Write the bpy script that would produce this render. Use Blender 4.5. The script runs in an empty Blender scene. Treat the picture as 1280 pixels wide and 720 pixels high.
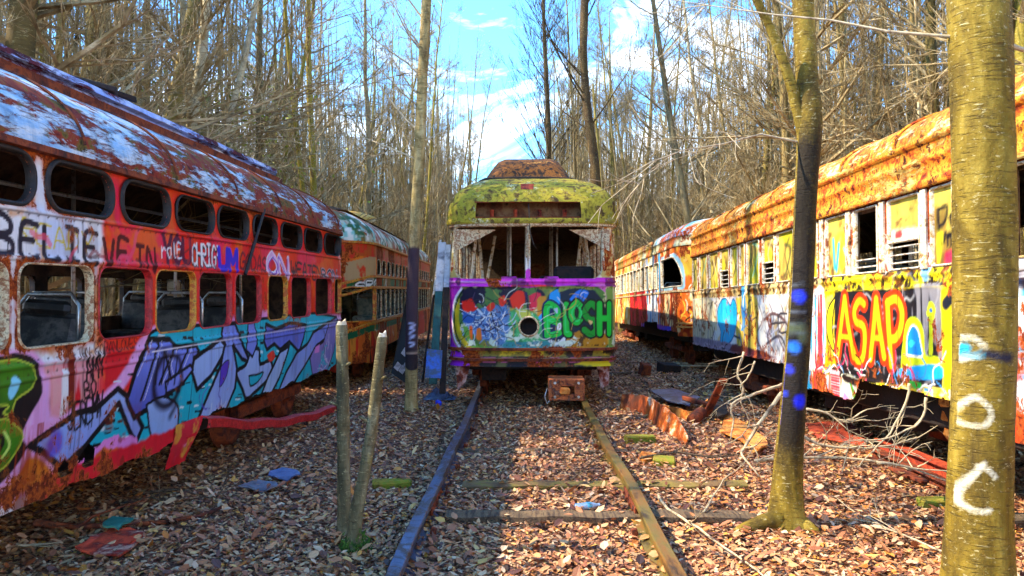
import bpy, math, random
import numpy as np
from mathutils import Matrix, Vector, Euler
random.seed(11); RNG = np.random.default_rng(11)
SC = bpy.context.scene; COL = SC.collection
pi = math.pi; rad = math.radians

# ------------------------------------------------------------ camera
F = 924.0
CAM = Vector((0, 0, 1.75))
cd = bpy.data.cameras.new('camera'); cam = bpy.data.objects.new('camera', cd); COL.objects.link(cam)
cam.location = CAM; cam.rotation_euler = (rad(90.124), 0, rad(0.992))
cd.sensor_width = 36; cd.lens = F / 1280 * 36; cd.clip_end = 2000; cd.clip_start = .05
SC.camera = cam
CR = Euler((rad(90.124), 0, rad(0.992))).to_matrix()
def ray(px, py): return CR @ Vector(((px - 640) / F, -(py - 360) / F, -1))
def at(px, py, Y):
    """world point seen at photo position px,py and distance Y in front of the camera"""
    r = ray(px, py); return CAM + r * (Y / r.y)
def onground(px, py, z=0.0):
    r = ray(px, py); return CAM + r * ((z - CAM.z) / r.z)

# ------------------------------------------------------------ small helpers
def lin(c):
    if isinstance(c, str): c = [int(c[i:i + 2], 16) for i in (0, 2, 4)]
    return tuple(((v / 255) / 12.92 if v / 255 <= .04045 else ((v / 255 + .055) / 1.055) ** 2.4) for v in c)
def lin4(c): return lin(c) + (1,)
def mesh(name, V, Fc, mats, parent=None, smooth=False, loc=None):
    me = bpy.data.meshes.new(name)
    me.from_pydata([tuple(v) for v in V], [], Fc); me.update()
    if not isinstance(mats, (list, tuple)): mats = [mats]
    for m in mats: me.materials.append(m)
    if smooth: me.polygons.foreach_set('use_smooth', [True] * len(me.polygons))
    o = bpy.data.objects.new(name, me); COL.objects.link(o)
    if parent: o.parent = parent
    if loc is not None: o.location = loc
    return o
def npmesh(name, V, Q, mat, parent=None, smooth=True, col=None, cname='paint', vals=None):
    """V (n,3), Q (m,4) quads -> object, through foreach_set"""
    me = bpy.data.meshes.new(name)
    n, m = len(V), len(Q); k = Q.shape[1]
    me.vertices.add(n); me.vertices.foreach_set('co', np.ascontiguousarray(V, dtype=np.float32).ravel())
    me.loops.add(m * k); me.loops.foreach_set('vertex_index', np.ascontiguousarray(Q, dtype=np.int32).ravel())
    me.polygons.add(m); me.polygons.foreach_set('loop_start', np.arange(0, m * k, k, dtype=np.int32))
    me.polygons.foreach_set('loop_total', np.full(m, k, dtype=np.int32))
    me.polygons.foreach_set('use_smooth', np.full(m, smooth, dtype=bool))
    me.update(calc_edges=True)
    if col is not None:
        a = me.attributes.new(cname, 'FLOAT_COLOR', 'POINT'); a.data.foreach_set('color', np.ascontiguousarray(col, dtype=np.float32).ravel())
    if vals is not None:
        a = me.attributes.new('tint', 'FLOAT', 'POINT'); a.data.foreach_set('value', np.ascontiguousarray(vals, dtype=np.float32))
    me.materials.append(mat)
    o = bpy.data.objects.new(name, me); COL.objects.link(o)
    if parent: o.parent = parent
    return o
def empty(name, loc=(0, 0, 0), rot=(0, 0, 0)):
    o = bpy.data.objects.new(name, None); COL.objects.link(o); o.location = loc; o.rotation_euler = rot
    o.empty_display_size = .3
    return o
def tag(o, label=None, cat=None, group=None, kind=None):
    if label: o['label'] = label
    if cat: o['category'] = cat
    if group: o['group'] = group
    if kind: o['kind'] = kind
    return o

class MB:
    def __init__(s): s.v = []; s.f = []
    def box(s, c, d, R=None, bev=0.0, jit=0.0):
        i = len(s.v); c = Vector(c)
        if bev <= 0:
            pts = [(x, y, z) for z in (-1, 1) for y in (-1, 1) for x in (-1, 1)]
            for p in pts:
                q = Vector((p[0] * d[0] / 2, p[1] * d[1] / 2, p[2] * d[2] / 2))
                if jit: q += Vector([random.uniform(-jit, jit) for _ in range(3)])
                s.v.append(c + (R @ q if R else q))
            for a in ((0, 2, 3, 1), (4, 5, 7, 6), (0, 1, 5, 4), (2, 6, 7, 3), (0, 4, 6, 2), (1, 3, 7, 5)): s.f.append(tuple(i + k for k in a))
        else:
            # chamfered box: 24 verts
            idx = {}
            for sx in (-1, 1):
                for sy in (-1, 1):
                    for sz in (-1, 1):
                        j = Vector([random.uniform(-jit, jit) for _ in range(3)]) if jit else Vector((0, 0, 0))
                        for ax in range(3):
                            q = [sx * (d[0] / 2 - bev), sy * (d[1] / 2 - bev), sz * (d[2] / 2 - bev)]
                            q[ax] += (sx, sy, sz)[ax] * bev
                            q = Vector(q) + j
                            idx[(sx, sy, sz, ax)] = len(s.v); s.v.append(c + (R @ q if R else q))
            for ax in range(3):
                o1, o2 = [a for a in range(3) if a != ax]
                for sg in (-1, 1):
                    ring = []
                    for a, b in ((-1, -1), (1, -1), (1, 1), (-1, 1)):
                        k = [0, 0, 0]; k[ax] = sg; k[o1] = a; k[o2] = b
                        ring.append(idx[(k[0], k[1], k[2], ax)])
                    s.f.append(tuple(ring))
                # edge chamfers along axis ax
                for a in (-1, 1):
                    for b in (-1, 1):
                        q = []
                        for e, w in ((-1, o1), (-1, o2), (1, o2), (1, o1)):
                            k = [0, 0, 0]; k[ax] = e; k[o1] = a; k[o2] = b
                            q.append(idx[(k[0], k[1], k[2], w)])
                        s.f.append(tuple(q))
            for sx in (-1, 1):
                for sy in (-1, 1):
                    for sz in (-1, 1): s.f.append(tuple(idx[(sx, sy, sz, a)] for a in range(3)))
        return s
    def tube(s, P, r, n=6, cap=True):
        P = [Vector(p) for p in P]; base = len(s.v)
        if not isinstance(r, (list, tuple)): r = [r] * len(P)
        up = Vector((0, 0, 1)); prev = None
        for i, p in enumerate(P):
            t = (P[min(i + 1, len(P) - 1)] - P[max(i - 1, 0)])
            t = t.normalized() if t.length > 1e-9 else up
            if prev is None:
                a = t.cross(Vector((1, 0, 0)) if abs(t.x) < .8 else Vector((0, 1, 0))).normalized()
            else:
                a = (prev - t * prev.dot(t)); a = a.normalized() if a.length > 1e-6 else t.orthogonal().normalized()
            prev = a; b = t.cross(a)
            for k in range(n):
                w = 2 * pi * k / n; s.v.append(p + (a * math.cos(w) + b * math.sin(w)) * r[i])
        for i in range(len(P) - 1):
            for k in range(n):
                k2 = (k + 1) % n
                s.f.append((base + i * n + k, base + i * n + k2, base + (i + 1) * n + k2, base + (i + 1) * n + k))
        if cap and n > 3:
            s.f.append(tuple(base + k for k in reversed(range(n)))); e = base + (len(P) - 1) * n
            s.f.append(tuple(e + k for k in range(n)))
        return s
    def plate(s, pts, nrm, th):
        """extruded polygon"""
        i = len(s.v); n = len(pts); nrm = Vector(nrm).normalized() * th
        for p in pts: s.v.append(Vector(p))
        for p in pts: s.v.append(Vector(p) + nrm)
        s.f.append(tuple(i + k for k in reversed(range(n)))); s.f.append(tuple(i + n + k for k in range(n)))
        for k in range(n): s.f.append((i + k, i + (k + 1) % n, i + n + (k + 1) % n, i + n + k))
        return s
    def build(s, name, mat, parent=None, smooth=False, loc=None): return mesh(name, s.v, s.f, mat, parent, smooth, loc)

# numpy value noise
_T = RNG.random((256, 256)).astype(np.float64)
def vn(x, y, seed=0):
    x = x + seed * 17.31; y = y + seed * 9.77
    xi = np.floor(x).astype(int); yi = np.floor(y).astype(int); fx = x - xi; fy = y - yi
    fx = fx * fx * (3 - 2 * fx); fy = fy * fy * (3 - 2 * fy)
    a = _T[xi % 256, yi % 256]; b = _T[(xi + 1) % 256, yi % 256]; c = _T[xi % 256, (yi + 1) % 256]; d = _T[(xi + 1) % 256, (yi + 1) % 256]
    return (a * (1 - fx) + b * fx) * (1 - fy) + (c * (1 - fx) + d * fx) * fy
def fbm(x, y, seed=0, o=4):
    v = 0; a = .5; t = 0
    for i in range(o): v = v + a * vn(x * 2 ** i, y * 2 ** i, seed + i * 3); t += a; a *= .55
    return v / t
def sstep(a, b, x):
    t = np.clip((x - a) / (b - a), 0, 1); return t * t * (3 - 2 * t)

# ------------------------------------------------------------ materials
def newmat(name):
    m = bpy.data.materials.new(name); m.use_nodes = True; nt = m.node_tree; nt.nodes.clear()
    out = nt.nodes.new('ShaderNodeOutputMaterial'); b = nt.nodes.new('ShaderNodeBsdfPrincipled')
    nt.links.new(b.outputs[0], out.inputs[0])
    return m, nt, b
class NT:
    def __init__(s, nt): s.nt = nt; s.L = nt.links.new
    def n(s, t, **kw):
        x = s.nt.nodes.new('ShaderNode' + t)
        for k, v in kw.items():
            if k.startswith('i_'):
                key = k[2:]; key = int(key) if key.isdigit() else key.replace('_', ' ')
                x.inputs[key].default_value = v
            else: setattr(x, k, v)
        return x
    def noise(s, vec, scale, detail=5, rough=.6, dist=0):
        x = s.n('TexNoise'); x.inputs['Scale'].default_value = scale; x.inputs['Detail'].default_value = detail
        x.inputs['Roughness'].default_value = rough; x.inputs['Distortion'].default_value = dist
        if vec is not None: s.L(vec, x.inputs['Vector'])
        return x
    def mapping(s, vec, scale, loc=(0, 0, 0)):
        x = s.n('Mapping'); x.inputs['Scale'].default_value = scale; x.inputs['Location'].default_value = loc; s.L(vec, x.inputs['Vector']); return x.outputs[0]
    def ramp(s, fac, stops, interp='LINEAR'):
        x = s.n('ValToRGB'); e = x.color_ramp.elements; x.color_ramp.interpolation = interp
        while len(e) > 1: e.remove(e[0])
        e[0].position = stops[0][0]; c = stops[0][1]; e[0].color = c if len(c) == 4 else c + (1,)
        for p, c in stops[1:]:
            k = e.new(p); k.color = c if len(c) == 4 else c + (1,)
        s.L(fac, x.inputs[0]); return x.outputs[0]
    def mix(s, fac, a, b, blend='MIX'):
        x = s.n('Mix', data_type='RGBA', blend_type=blend)
        for sock, v in ((x.inputs[0], fac), (x.inputs[6], a), (x.inputs[7], b)):
            if isinstance(v, (int, float, tuple)): sock.default_value = v if not isinstance(v, tuple) or len(v) == 4 else v + (1,)
            else: s.L(v, sock)
        return x.outputs[2]
    def math(s, op, a, b=None, clamp=False):
        x = s.n('Math', operation=op, use_clamp=clamp)
        for i, v in enumerate((a, b)):
            if v is None: continue
            if isinstance(v, (int, float)): x.inputs[i].default_value = v
            else: s.L(v, x.inputs[i])
        return x.outputs[0]
    def bump(s, h, strength=.4, dist=.01, bsdf=None):
        x = s.n('Bump'); x.inputs['Strength'].default_value = strength; x.inputs['Distance'].default_value = dist
        s.L(h, x.inputs['Height'])
        if bsdf: s.L(x.outputs[0], bsdf.inputs['Normal'])
        return x.outputs[0]
    def obj(s): return s.n('TexCoord').outputs['Object']
    def attr(s, name, typ='GEOMETRY'): return s.n('Attribute', attribute_name=name, attribute_type=typ)

def mat_painted(name, rough=.42, chips=1.0):
    """paint held on the mesh as a colour attribute; rust flakes through where alpha (wear) allows"""
    m, nt, b = newmat(name); N = NT(nt)
    a = N.attr('paint'); o = N.obj()
    n1 = N.noise(o, 9, 8, .72, .6).outputs[0]
    n2 = N.noise(N.mapping(o, (38, 38, 7)), 1, 5, .7).outputs[0]
    k = N.math('MULTIPLY_ADD', n2, .35); nt.nodes[-1].inputs[2].default_value = 0
    mixn = N.math('ADD', N.math('MULTIPLY', n1, .7), N.math('MULTIPLY', n2, .3))
    thr = N.math('SUBTRACT', N.math('ADD', mixn, N.math('MULTIPLY', a.outputs['Alpha'], .5 * chips)), .82)
    mask = N.math('MULTIPLY', thr, 26, clamp=True)
    halo = N.math('MULTIPLY', N.math('ADD', thr, .05), 12, clamp=True)
    rn = N.noise(o, 28, 6, .7).outputs[0]
    rust = N.ramp(rn, [(.3, lin('3a160c')), (.48, lin('7a2f0e')), (.6, lin('b4551a')), (.75, lin('2a1713'))])
    b.inputs['Specular IOR Level'].default_value = .22
    n3 = N.noise(o, 70, 4, .7).outputs[0]
    base = N.mix(N.math('MULTIPLY', n3, .14), a.outputs['Color'], (0.02, .015, .02))
    stained = N.mix(N.math('MULTIPLY', halo, .45), base, lin('c46a22'))
    # dirt streaks down the metal
    st = N.ramp(N.noise(N.mapping(o, (14, 14, .9)), 1, 6, .65).outputs[0], [(.5, (0, 0, 0)), (.72, (1, 1, 1))])
    stained = N.mix(N.math('MULTIPLY', st, .15), stained, lin('4a2f22'))
    N.L(N.mix(mask, stained, rust), b.inputs['Base Color'])
    rr = N.math('ADD', N.math('MULTIPLY', mask, .45), rough, clamp=True); N.L(N.math('ADD', rr, N.math('MULTIPLY', n3, .1)), b.inputs['Roughness'])
    h = N.math('SUBTRACT', N.math('MULTIPLY', rn, .5), N.math('MULTIPLY', mask, .8))
    dents = N.noise(o, 2.2, 2, .5).outputs[0]
    N.bump(N.math('ADD', h, N.math('MULTIPLY', dents, 6)), .35, .004, b)
    return m
def mat_rough(name, cols, scale=6, rough=.85, bump=.5, metal=0, aniso=(1, 1, 1), bd=.01, dist=.3):
    m, nt, b = newmat(name); N = NT(nt); o = N.obj()
    v = N.mapping(o, aniso)
    n1 = N.noise(v, scale, 8, .68, dist).outputs[0]
    k = len(cols)
    c = N.ramp(n1, [(.34 + .32 * i / max(1, k - 1), lin(x)) for i, x in enumerate(cols)])
    N.L(c, b.inputs['Base Color']); b.inputs['Roughness'].default_value = rough; b.inputs['Metallic'].default_value = metal
    N.bump(N.noise(v, scale * 5, 6, .7).outputs[0], bump, bd, b)
    return m
def mat_roof(name, palette, patch, patch_amt=.5, scale=1.6, stretch=(1, .35, 1), rough=.5, spots=.0):
    """peeling roof: rust below, flakes of old paint above"""
    m, nt, b = newmat(name); N = NT(nt); o = N.obj(); v = N.mapping(o, stretch)
    r = N.ramp(N.noise(o, 7, 8, .7, .4).outputs[0], [(.34 + .32 * i / (len(palette) - 1), lin(c)) for i, c in enumerate(palette)])
    big = N.noise(v, scale, 3, .6, .8).outputs[0]; fine = N.noise(v, scale * 9, 7, .75, .6).outputs[0]
    mid = N.noise(v, scale * 3.2, 6, .7, 1.2).outputs[0]
    s_ = N.math('ADD', N.math('ADD', N.math('MULTIPLY', big, .42), N.math('MULTIPLY', fine, .28)), N.math('MULTIPLY', mid, .30))
    mask = N.math('MULTIPLY', N.math('SUBTRACT', s_, 1 - patch_amt - .0), 30, clamp=True)
    pc = N.ramp(N.noise(v, scale * 4, 6, .7).outputs[0], [(.3 + .4 * i / max(1, len(patch) - 1), lin(c)) for i, c in enumerate(patch)])
    halo = N.math('MULTIPLY', N.math('SUBTRACT', s_, 1 - patch_amt + .012), 30, clamp=True)
    edge = N.math('SUBTRACT', mask, halo, True)
    stn = N.ramp(N.noise(N.mapping(o, (3, 9, 1.2)), 1, 6, .7).outputs[0], [(.50, (0, 0, 0)), (.68, (1, 1, 1))])
    cc = N.mix(N.math('MULTIPLY', edge, .7), N.mix(mask, r, pc), lin('1c0f0a'))
    N.L(N.mix(N.math('MULTIPLY', stn, .45), cc, lin('24150e')), b.inputs['Base Color']); b.inputs['Specular IOR Level'].default_value = .3
    N.L(N.math('SUBTRACT', .85, N.math('MULTIPLY', mask, .85 - rough)), b.inputs['Roughness'])
    h = N.math('ADD', N.math('MULTIPLY', mask, 1), N.math('MULTIPLY', N.noise(o, 40, 5, .7).outputs[0], .6))
    N.bump(h, .55, .006, b)
    return m
def mat_bark(name, a, c, d, lent=1.0, rand=True, spray=False, moss=.5):
    m, nt, b = newmat(name); N = NT(nt); o = N.obj(); b.inputs['Specular IOR Level'].default_value = .25
    v1 = N.mapping(o, (5, 5, 1.4)); v2 = N.mapping(o, (10, 10, 75))
    n1 = N.noise(v1, 1.0, 6, .65, .4).outputs[0]
    col = N.ramp(n1, [(.3, lin(a)), (.5, lin(c)), (.72, lin(d))])
    if rand:
        oi = N.n('ObjectInfo').outputs['Random']
        t = N.ramp(oi, [(0, lin('8c7c48')), (.2, lin('a09020')), (.36, lin('c0a468')), (.5, lin('4a3820')), (.68, lin('dccca8')), (.82, lin('8a7a18')), (1, lin('2c2014'))])
        col = N.mix(.62, col, t)
    ln = N.ramp(N.noise(v2, 1.0, 3, .6).outputs[0], [(.56, (0, 0, 0)), (.66, (1, 1, 1))])
    col = N.mix(N.math('MULTIPLY', ln, .55 * lent), col, lin('3b2f10'))
    l2 = N.ramp(N.noise(N.mapping(o, (7, 7, 60), (3, 7, 2)), 1.0, 3, .6).outputs[0], [(.66, (0, 0, 0)), (.72, (1, 1, 1))])
    col = N.mix(N.math('MULTIPLY', l2, .6 * lent), col, lin('d8cf9a'))
    if lent > .3:
        pz = N.noise(N.mapping(o, (4, 4, 2.2), (5, 1, 9)), 1, 7, .75, .8).outputs[0]
        col = N.mix(N.math('MULTIPLY', N.ramp(pz, [(.50, (0, 0, 0)), (.62, (1, 1, 1))]), .65), col, lin('4a3a14')); col = N.mix(N.math('MULTIPLY', N.ramp(pz, [(.30, (1, 1, 1)), (.40, (0, 0, 0))]), .4), col, lin('b8a040'))
        sp = N.noise(N.mapping(o, (26, 26, 55)), 1, 4, .7).outputs[0]; col = N.mix(N.math('MULTIPLY', N.ramp(sp, [(.60, (0, 0, 0)), (.66, (1, 1, 1))]), .45), col, lin('d0c490'))
    if spray:
        at_ = N.attr('spray'); ns = N.noise(o, 60, 4, .7).outputs[0]
        al = N.math('MULTIPLY', N.math('SUBTRACT', N.math('ADD', at_.outputs['Alpha'], N.math('MULTIPLY', ns, .5)), .42), 2.2, clamp=True)
        col = N.mix(N.math('MULTIPLY', al, .96), col, at_.outputs['Color'])
    N.L(col, b.inputs['Base Color']); b.inputs['Roughness'].default_value = .75
    h = N.math('ADD', N.math('MULTIPLY', ln, -.5), N.math('MULTIPLY', N.noise(N.mapping(o, (30, 30, 30)), 1, 5, .7).outputs[0], 1))
    N.bump(N.math('ADD', h, N.math('MULTIPLY', n1, 1.4)), .75, .012, b)
    return m

M = {}
M['paint'] = mat_painted('peeling_painted_steel')
M['paint_soft'] = mat_painted('weathered_painted_steel', .55, 1.25)
M['rust'] = mat_rough('rusty_iron', ['2b1008', '5d2410', '8a3d14', '3b170c'], 7, .9, .7)
M['rust_red'] = mat_rough('red_rusty_iron', ['3a0d08', '8a2a14', 'b5441e', '56180e'], 6, .85, .6)
M['rust_lit'] = mat_rough('orange_rusty_plate', ['6d2c0c', 'c26a1c', 'd99a4a', '70300f'], 5, .8, .5)  # rust of a lighter orange colour
M['dark'] = mat_rough('sooty_underframe_steel', ['0c0a0a', '1b1513', '2c1b14', '0a0808'], 6, .9, .6)
M['rubber'] = mat_rough('black_window_rubber', ['0b0a0a', '1c1816', '3a2418'], 14, .65, .4)
M['rim_cream'] = mat_rough('cream_chipped_rim', ['d6c190', '8a4a1e', 'e0cfa4', '3f2212'], 16, .6, .4)
M['rim_orange'] = mat_rough('orange_rim', ['c86a18', 'b04a12', 'd99a2c', '4a200c'], 14, .6, .4)
M['rim_red'] = mat_rough('red_rim', ['c01420', '9a1014', 'd22a2c', '3a0d0a'], 14, .5, .4)
M['rim_white'] = mat_rough('white_chipped_post', ['7a3c18', 'c8b890', 'e4dccb', 'c09a5c', '5a2c10'], 9, .6, .5)
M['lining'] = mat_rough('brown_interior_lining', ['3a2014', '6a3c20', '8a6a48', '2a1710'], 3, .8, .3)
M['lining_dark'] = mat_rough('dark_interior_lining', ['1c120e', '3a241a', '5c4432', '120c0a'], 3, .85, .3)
M['floor'] = mat_rough('littered_tram_floor', ['1a1410', '3a2c22', '2a1f18'], 8, .9, .5)
M['seat'] = mat_rough('torn_seat_vinyl', ['0c0c0c', '1c1a18', '4c4842', '0e0d0c'], 5, .5, .3)
M['seat_pale'] = mat_rough('faded_pale_vinyl', ['1c1c20', '7c7e80', '141418', 'b0aca0'], 2.2, .45, .3)
M['seat_green'] = mat_rough('faded_green_vinyl', ['2c4238', '4c5c50', '7a7a6a', '1a221e'], 4, .55, .3)
M['chrome'] = mat_rough('dull_chrome_rail', ['9aa2a8', 'b8bcbc', '7a6a58'], 20, .32, .1, .8)
M['pole_white'] = mat_rough('worn_white_pole', ['b8b2a8', 'd8d2c4', '6a4a34'], 12, .5, .3)
M['glass'] = mat_rough('old', ['222222', '333333'], 3, .2, .0)
M['roof_blue'] = mat_roof('roof_pale_blue_peeling', ['2c0e0a', '6e1f14', '8c3018', '6a5a1c', '240c0a'], ['6496c4', '94bcdc', 'd4dade', '5088bc'], .498, 1.7, (1.1, .40, 1.6))
M['monitor_blue'] = mat_roof('monitor_blue_peeling', ['3a1220', '5e1c26', '4a1c2a', '2c100c'], ['6f8fd8', '9cb4ee', 'dfe8f2'], .54, 2.0, (1, .25, 1))
M['roof_camo'] = mat_roof('roof_green_peeling', ['3f5420', '2c4a22', '7a5a26', '5a3018'], ['d8ccb0', '8ab0a0', 'a3502c', 'c8b890'], .40, 1.8, (1, .5, 1))
M['moss_roof'] = mat_roof('roof_olive_lichen', ['4e4414', '8a7c1c', 'a8982c', '6a5420', '3e2c14'], ['c4b85c', 'd8d2a8', 'a89e3c', 'c8c490'], .44, 3.4, (1, 1, 1), .75)
M['monitor_rust'] = mat_roof('monitor_burnt_rust', ['120c0a', '2a160e', '7a4a14', '1a120e', '0e0a09'], ['b87a1e', 'd0943a', '8a5214'], .43, 2.4, (.8, .8, 1), .6)
M['roof_rust'] = mat_roof('roof_orange_rust', ['2a0f06', '8a300a', 'c8600e', 'e09a28', '6a2408', '2c1006'], ['e0a83a', 'f0cc70', 'b8701a'], .46, 2.0, (1, .5, 1.4), .6)
M['wood'] = mat_rough('grey_rotten_wood', ['241a14', '4c3a2a', '6e5a40', '1e1612'], 5, .9, .7, 0, (6, .7, 6))
M['wood_moss'] = mat_rough('mossy_rotten_wood', ['4a3a12', '8a7a1e', '6a7a14', 'a86a1e'], 6, .9, .7)
M['rail_blue'] = mat_rough('worn_steel_rail', ['2c3040', '5c7096', '4a3428', '6a80a8'], 4, .30, .5, .6, (1, .5, 1), dist=1.0)  # blues are the sky's reflection put into the steel colour, brown is rust
M['rail_olive'] = mat_rough('rusty_rail', ['3a2c12', '6a5c28', '7a5420', '2c2010'], 6, .5, .4, .15, (1, .3, 1))
M['twig'] = mat_rough('pale_dry_twig', ['9a8a6a', 'c0ae8c', '6a5844'], 9, .8, .3)
M['stub'] = mat_bark('lichen_post_bark', '2a2618', '6a6244', 'a8a07c', .5, False)
M['bark_gold_plain'] = mat_bark('golden_smooth_bark_plain', '3a2c0c', '7c661a', 'a8923c', 1.0, False)
M['bark_gold'] = mat_bark('golden_smooth_bark', '3a2c0c', '7c661a', 'a8923c', 1.0, False, True)
M['bark_near'] = mat_bark('grey_brown_bark', '5c4a2c', '9a8654', 'c8b88c', .8, False, True)
M['bark_bg'] = mat_bark('forest_bark', '30260e', '6a5a22', '9a8a4c', .6, True)
M['bark_twig'] = mat_bark('forest_twig_bark', '4a3a22', '907c54', 'ccbc94', .1, False)
M['sapling'] = mat_rough('sapling_bark', ['3a2c1a', '9a8a5c', '6a583a', 'c8b890'], 1.2, .85, .3)
M['bark_dark'] = mat_bark('dark_bark', '2c2014', '4a3820', '6a5430', .5, False)

def mat_leaf():
    m, nt, b = newmat('fallen_leaf'); N = NT(nt)
    a = N.attr('tint').outputs['Fac']
    c = N.ramp(a, [(0, lin('2e1a12')), (.12, lin('6a3a26')), (.25, lin('a0603c')), (.40, lin('bc7c4e')), (.54, lin('c8945e')), (.66, lin('d2a878')), (.77, lin('dcbc98')), (.84, lin('c46a26')), (.92, lin('e0a440')), (1, lin('e8c890'))])
    N.L(N.mix(N.math('MULTIPLY', N.noise(N.obj(), 60, 3).outputs[0], .35), c, lin('3a2018')), b.inputs['Base Color'])
    b.inputs['Roughness'].default_value = .55
    return m
M['leaf'] = mat_leaf()
def mat_ground():
    m, nt, b = newmat('forest_floor'); N = NT(nt); o = N.obj()
    n = N.noise(o, 14, 8, .75).outputs[0]; big = N.noise(o, .6, 4).outputs[0]
    c = N.ramp(n, [(.3, lin('2c1a16')), (.42, lin('5a3a2c')), (.52, lin('8e6048')), (.62, lin('b48868')), (.75, lin('3c2620'))])
    N.L(N.mix(N.math('MULTIPLY', big, .4), c, lin('4a3020')), b.inputs['Base Color']); b.inputs['Roughness'].default_value = .95
    N.bump(n, .9, .03, b)
    return m
M['ground'] = mat_ground()
def plain(name, c, rough=.5):
    return mat_rough(name, c if isinstance(c, list) else [c, c], 9, rough, .3)

# ------------------------------------------------------------ painting on surfaces (surface metres)
GLY = {
 'A': [[(0, 0), (.5, 1), (1, 0)], [(.2, .38), (.8, .38)]], 'B': [[(0, 0), (0, 1), (.7, .92), (.75, .62), (0, .52), (.85, .4), (.9, .08), (0, 0)]],
 'C': [[(1, .85), (.5, 1), (.05, .6), (.1, .15), (.6, 0), (1, .15)]], 'D': [[(0, 0), (0, 1), (.7, .85), (.95, .5), (.7, .1), (0, 0)]],
 'E': [[(1, 1), (.05, 1), (0, 0), (1, 0)], [(0, .52), (.75, .55)]], 'G': [[(1, .85), (.5, 1), (.05, .6), (.1, .15), (.6, 0), (1, .2), (1, .45), (.6, .45)]],
 'H': [[(0, 0), (0, 1)], [(1, 0), (1, 1)], [(0, .5), (1, .5)]], 'I': [[(.5, 0), (.5, 1)], [(.1, 1), (.9, 1)], [(.1, 0), (.9, 0)]],
 'J': [[(.8, 1), (.8, .2), (.4, 0), (0, .2)], [(.3, 1), (1, 1)]], 'K': [[(0, 0), (0, 1)], [(1, 1), (0, .5), (1, 0)]],
 'L': [[(0, 1), (0, 0), (1, 0)]], 'M': [[(0, 0), (0, 1), (.5, .4), (1, 1), (1, 0)]], 'N': [[(0, 0), (0, 1), (1, 0), (1, 1)]],
 'O': [[(.5, 1), (.05, .7), (.05, .3), (.5, 0), (.95, .3), (.95, .7), (.5, 1)]], 'P': [[(0, 0), (0, 1), (.85, .9), (.9, .6), (0, .45)]],
 'R': [[(0, 0), (0, 1), (.85, .9), (.85, .6), (0, .5), (1, 0)]], 'S': [[(.95, .85), (.5, 1), (.08, .75), (.3, .52), (.8, .42), (.92, .15), (.5, 0), (.05, .15)]],
 'T': [[(.5, 0), (.5, 1)], [(0, 1), (1, 1)]], 'U': [[(0, 1), (.05, .2), (.5, 0), (.95, .2), (1, 1)]], 'V': [[(0, 1), (.5, 0), (1, 1)]],
 'W': [[(0, 1), (.25, 0), (.5, .6), (.75, 0), (1, 1)]], 'Y': [[(0, 1), (.5, .5), (1, 1)], [(.5, .5), (.5, 0)]], 'Z': [[(0, 1), (1, 1), (0, 0), (1, 0)]],
 '*': [[(.2, .6), (.8, 1)], [(.2, 1), (.8, .6)], [(.5, .5), (.5, 1)]], 'l': [[(.5, 1), (.5, .1), (.75, 0)]], 'i': [[(.5, .65), (.5, 0)], [(.5, .9), (.5, .95)]],
 'o': [[(.5, .7), (.1, .35), (.5, 0), (.9, .35), (.5, .7)]], 'a': [[(.9, .6), (.3, .65), (.1, .25), (.5, 0), (.9, .3), (.9, .65), (.95, 0)]],
 'r': [[(.1, .65), (.1, 0)], [(.1, .45), (.6, .7), (.9, .55)]], 'e': [[(.1, .35), (.9, .4), (.5, .7), (.1, .35), (.4, 0), (.9, .12)]],
}
def smooth(P, n=4):
    P = [np.array(p, float) for p in P]
    if len(P) < 3: return P
    out = []
    for i in range(len(P) - 1):
        a = P[max(i - 1, 0)]; b = P[i]; c = P[i + 1]; d = P[min(i + 2, len(P) - 1)]
        for k in range(n):
            t = k / n
            out.append(.5 * ((2 * b) + (c - a) * t + (2 * a - 5 * b + 4 * c - d) * t * t + (3 * b - a - 3 * c + d) * t ** 3))
    out.append(P[-1]); return out
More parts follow.
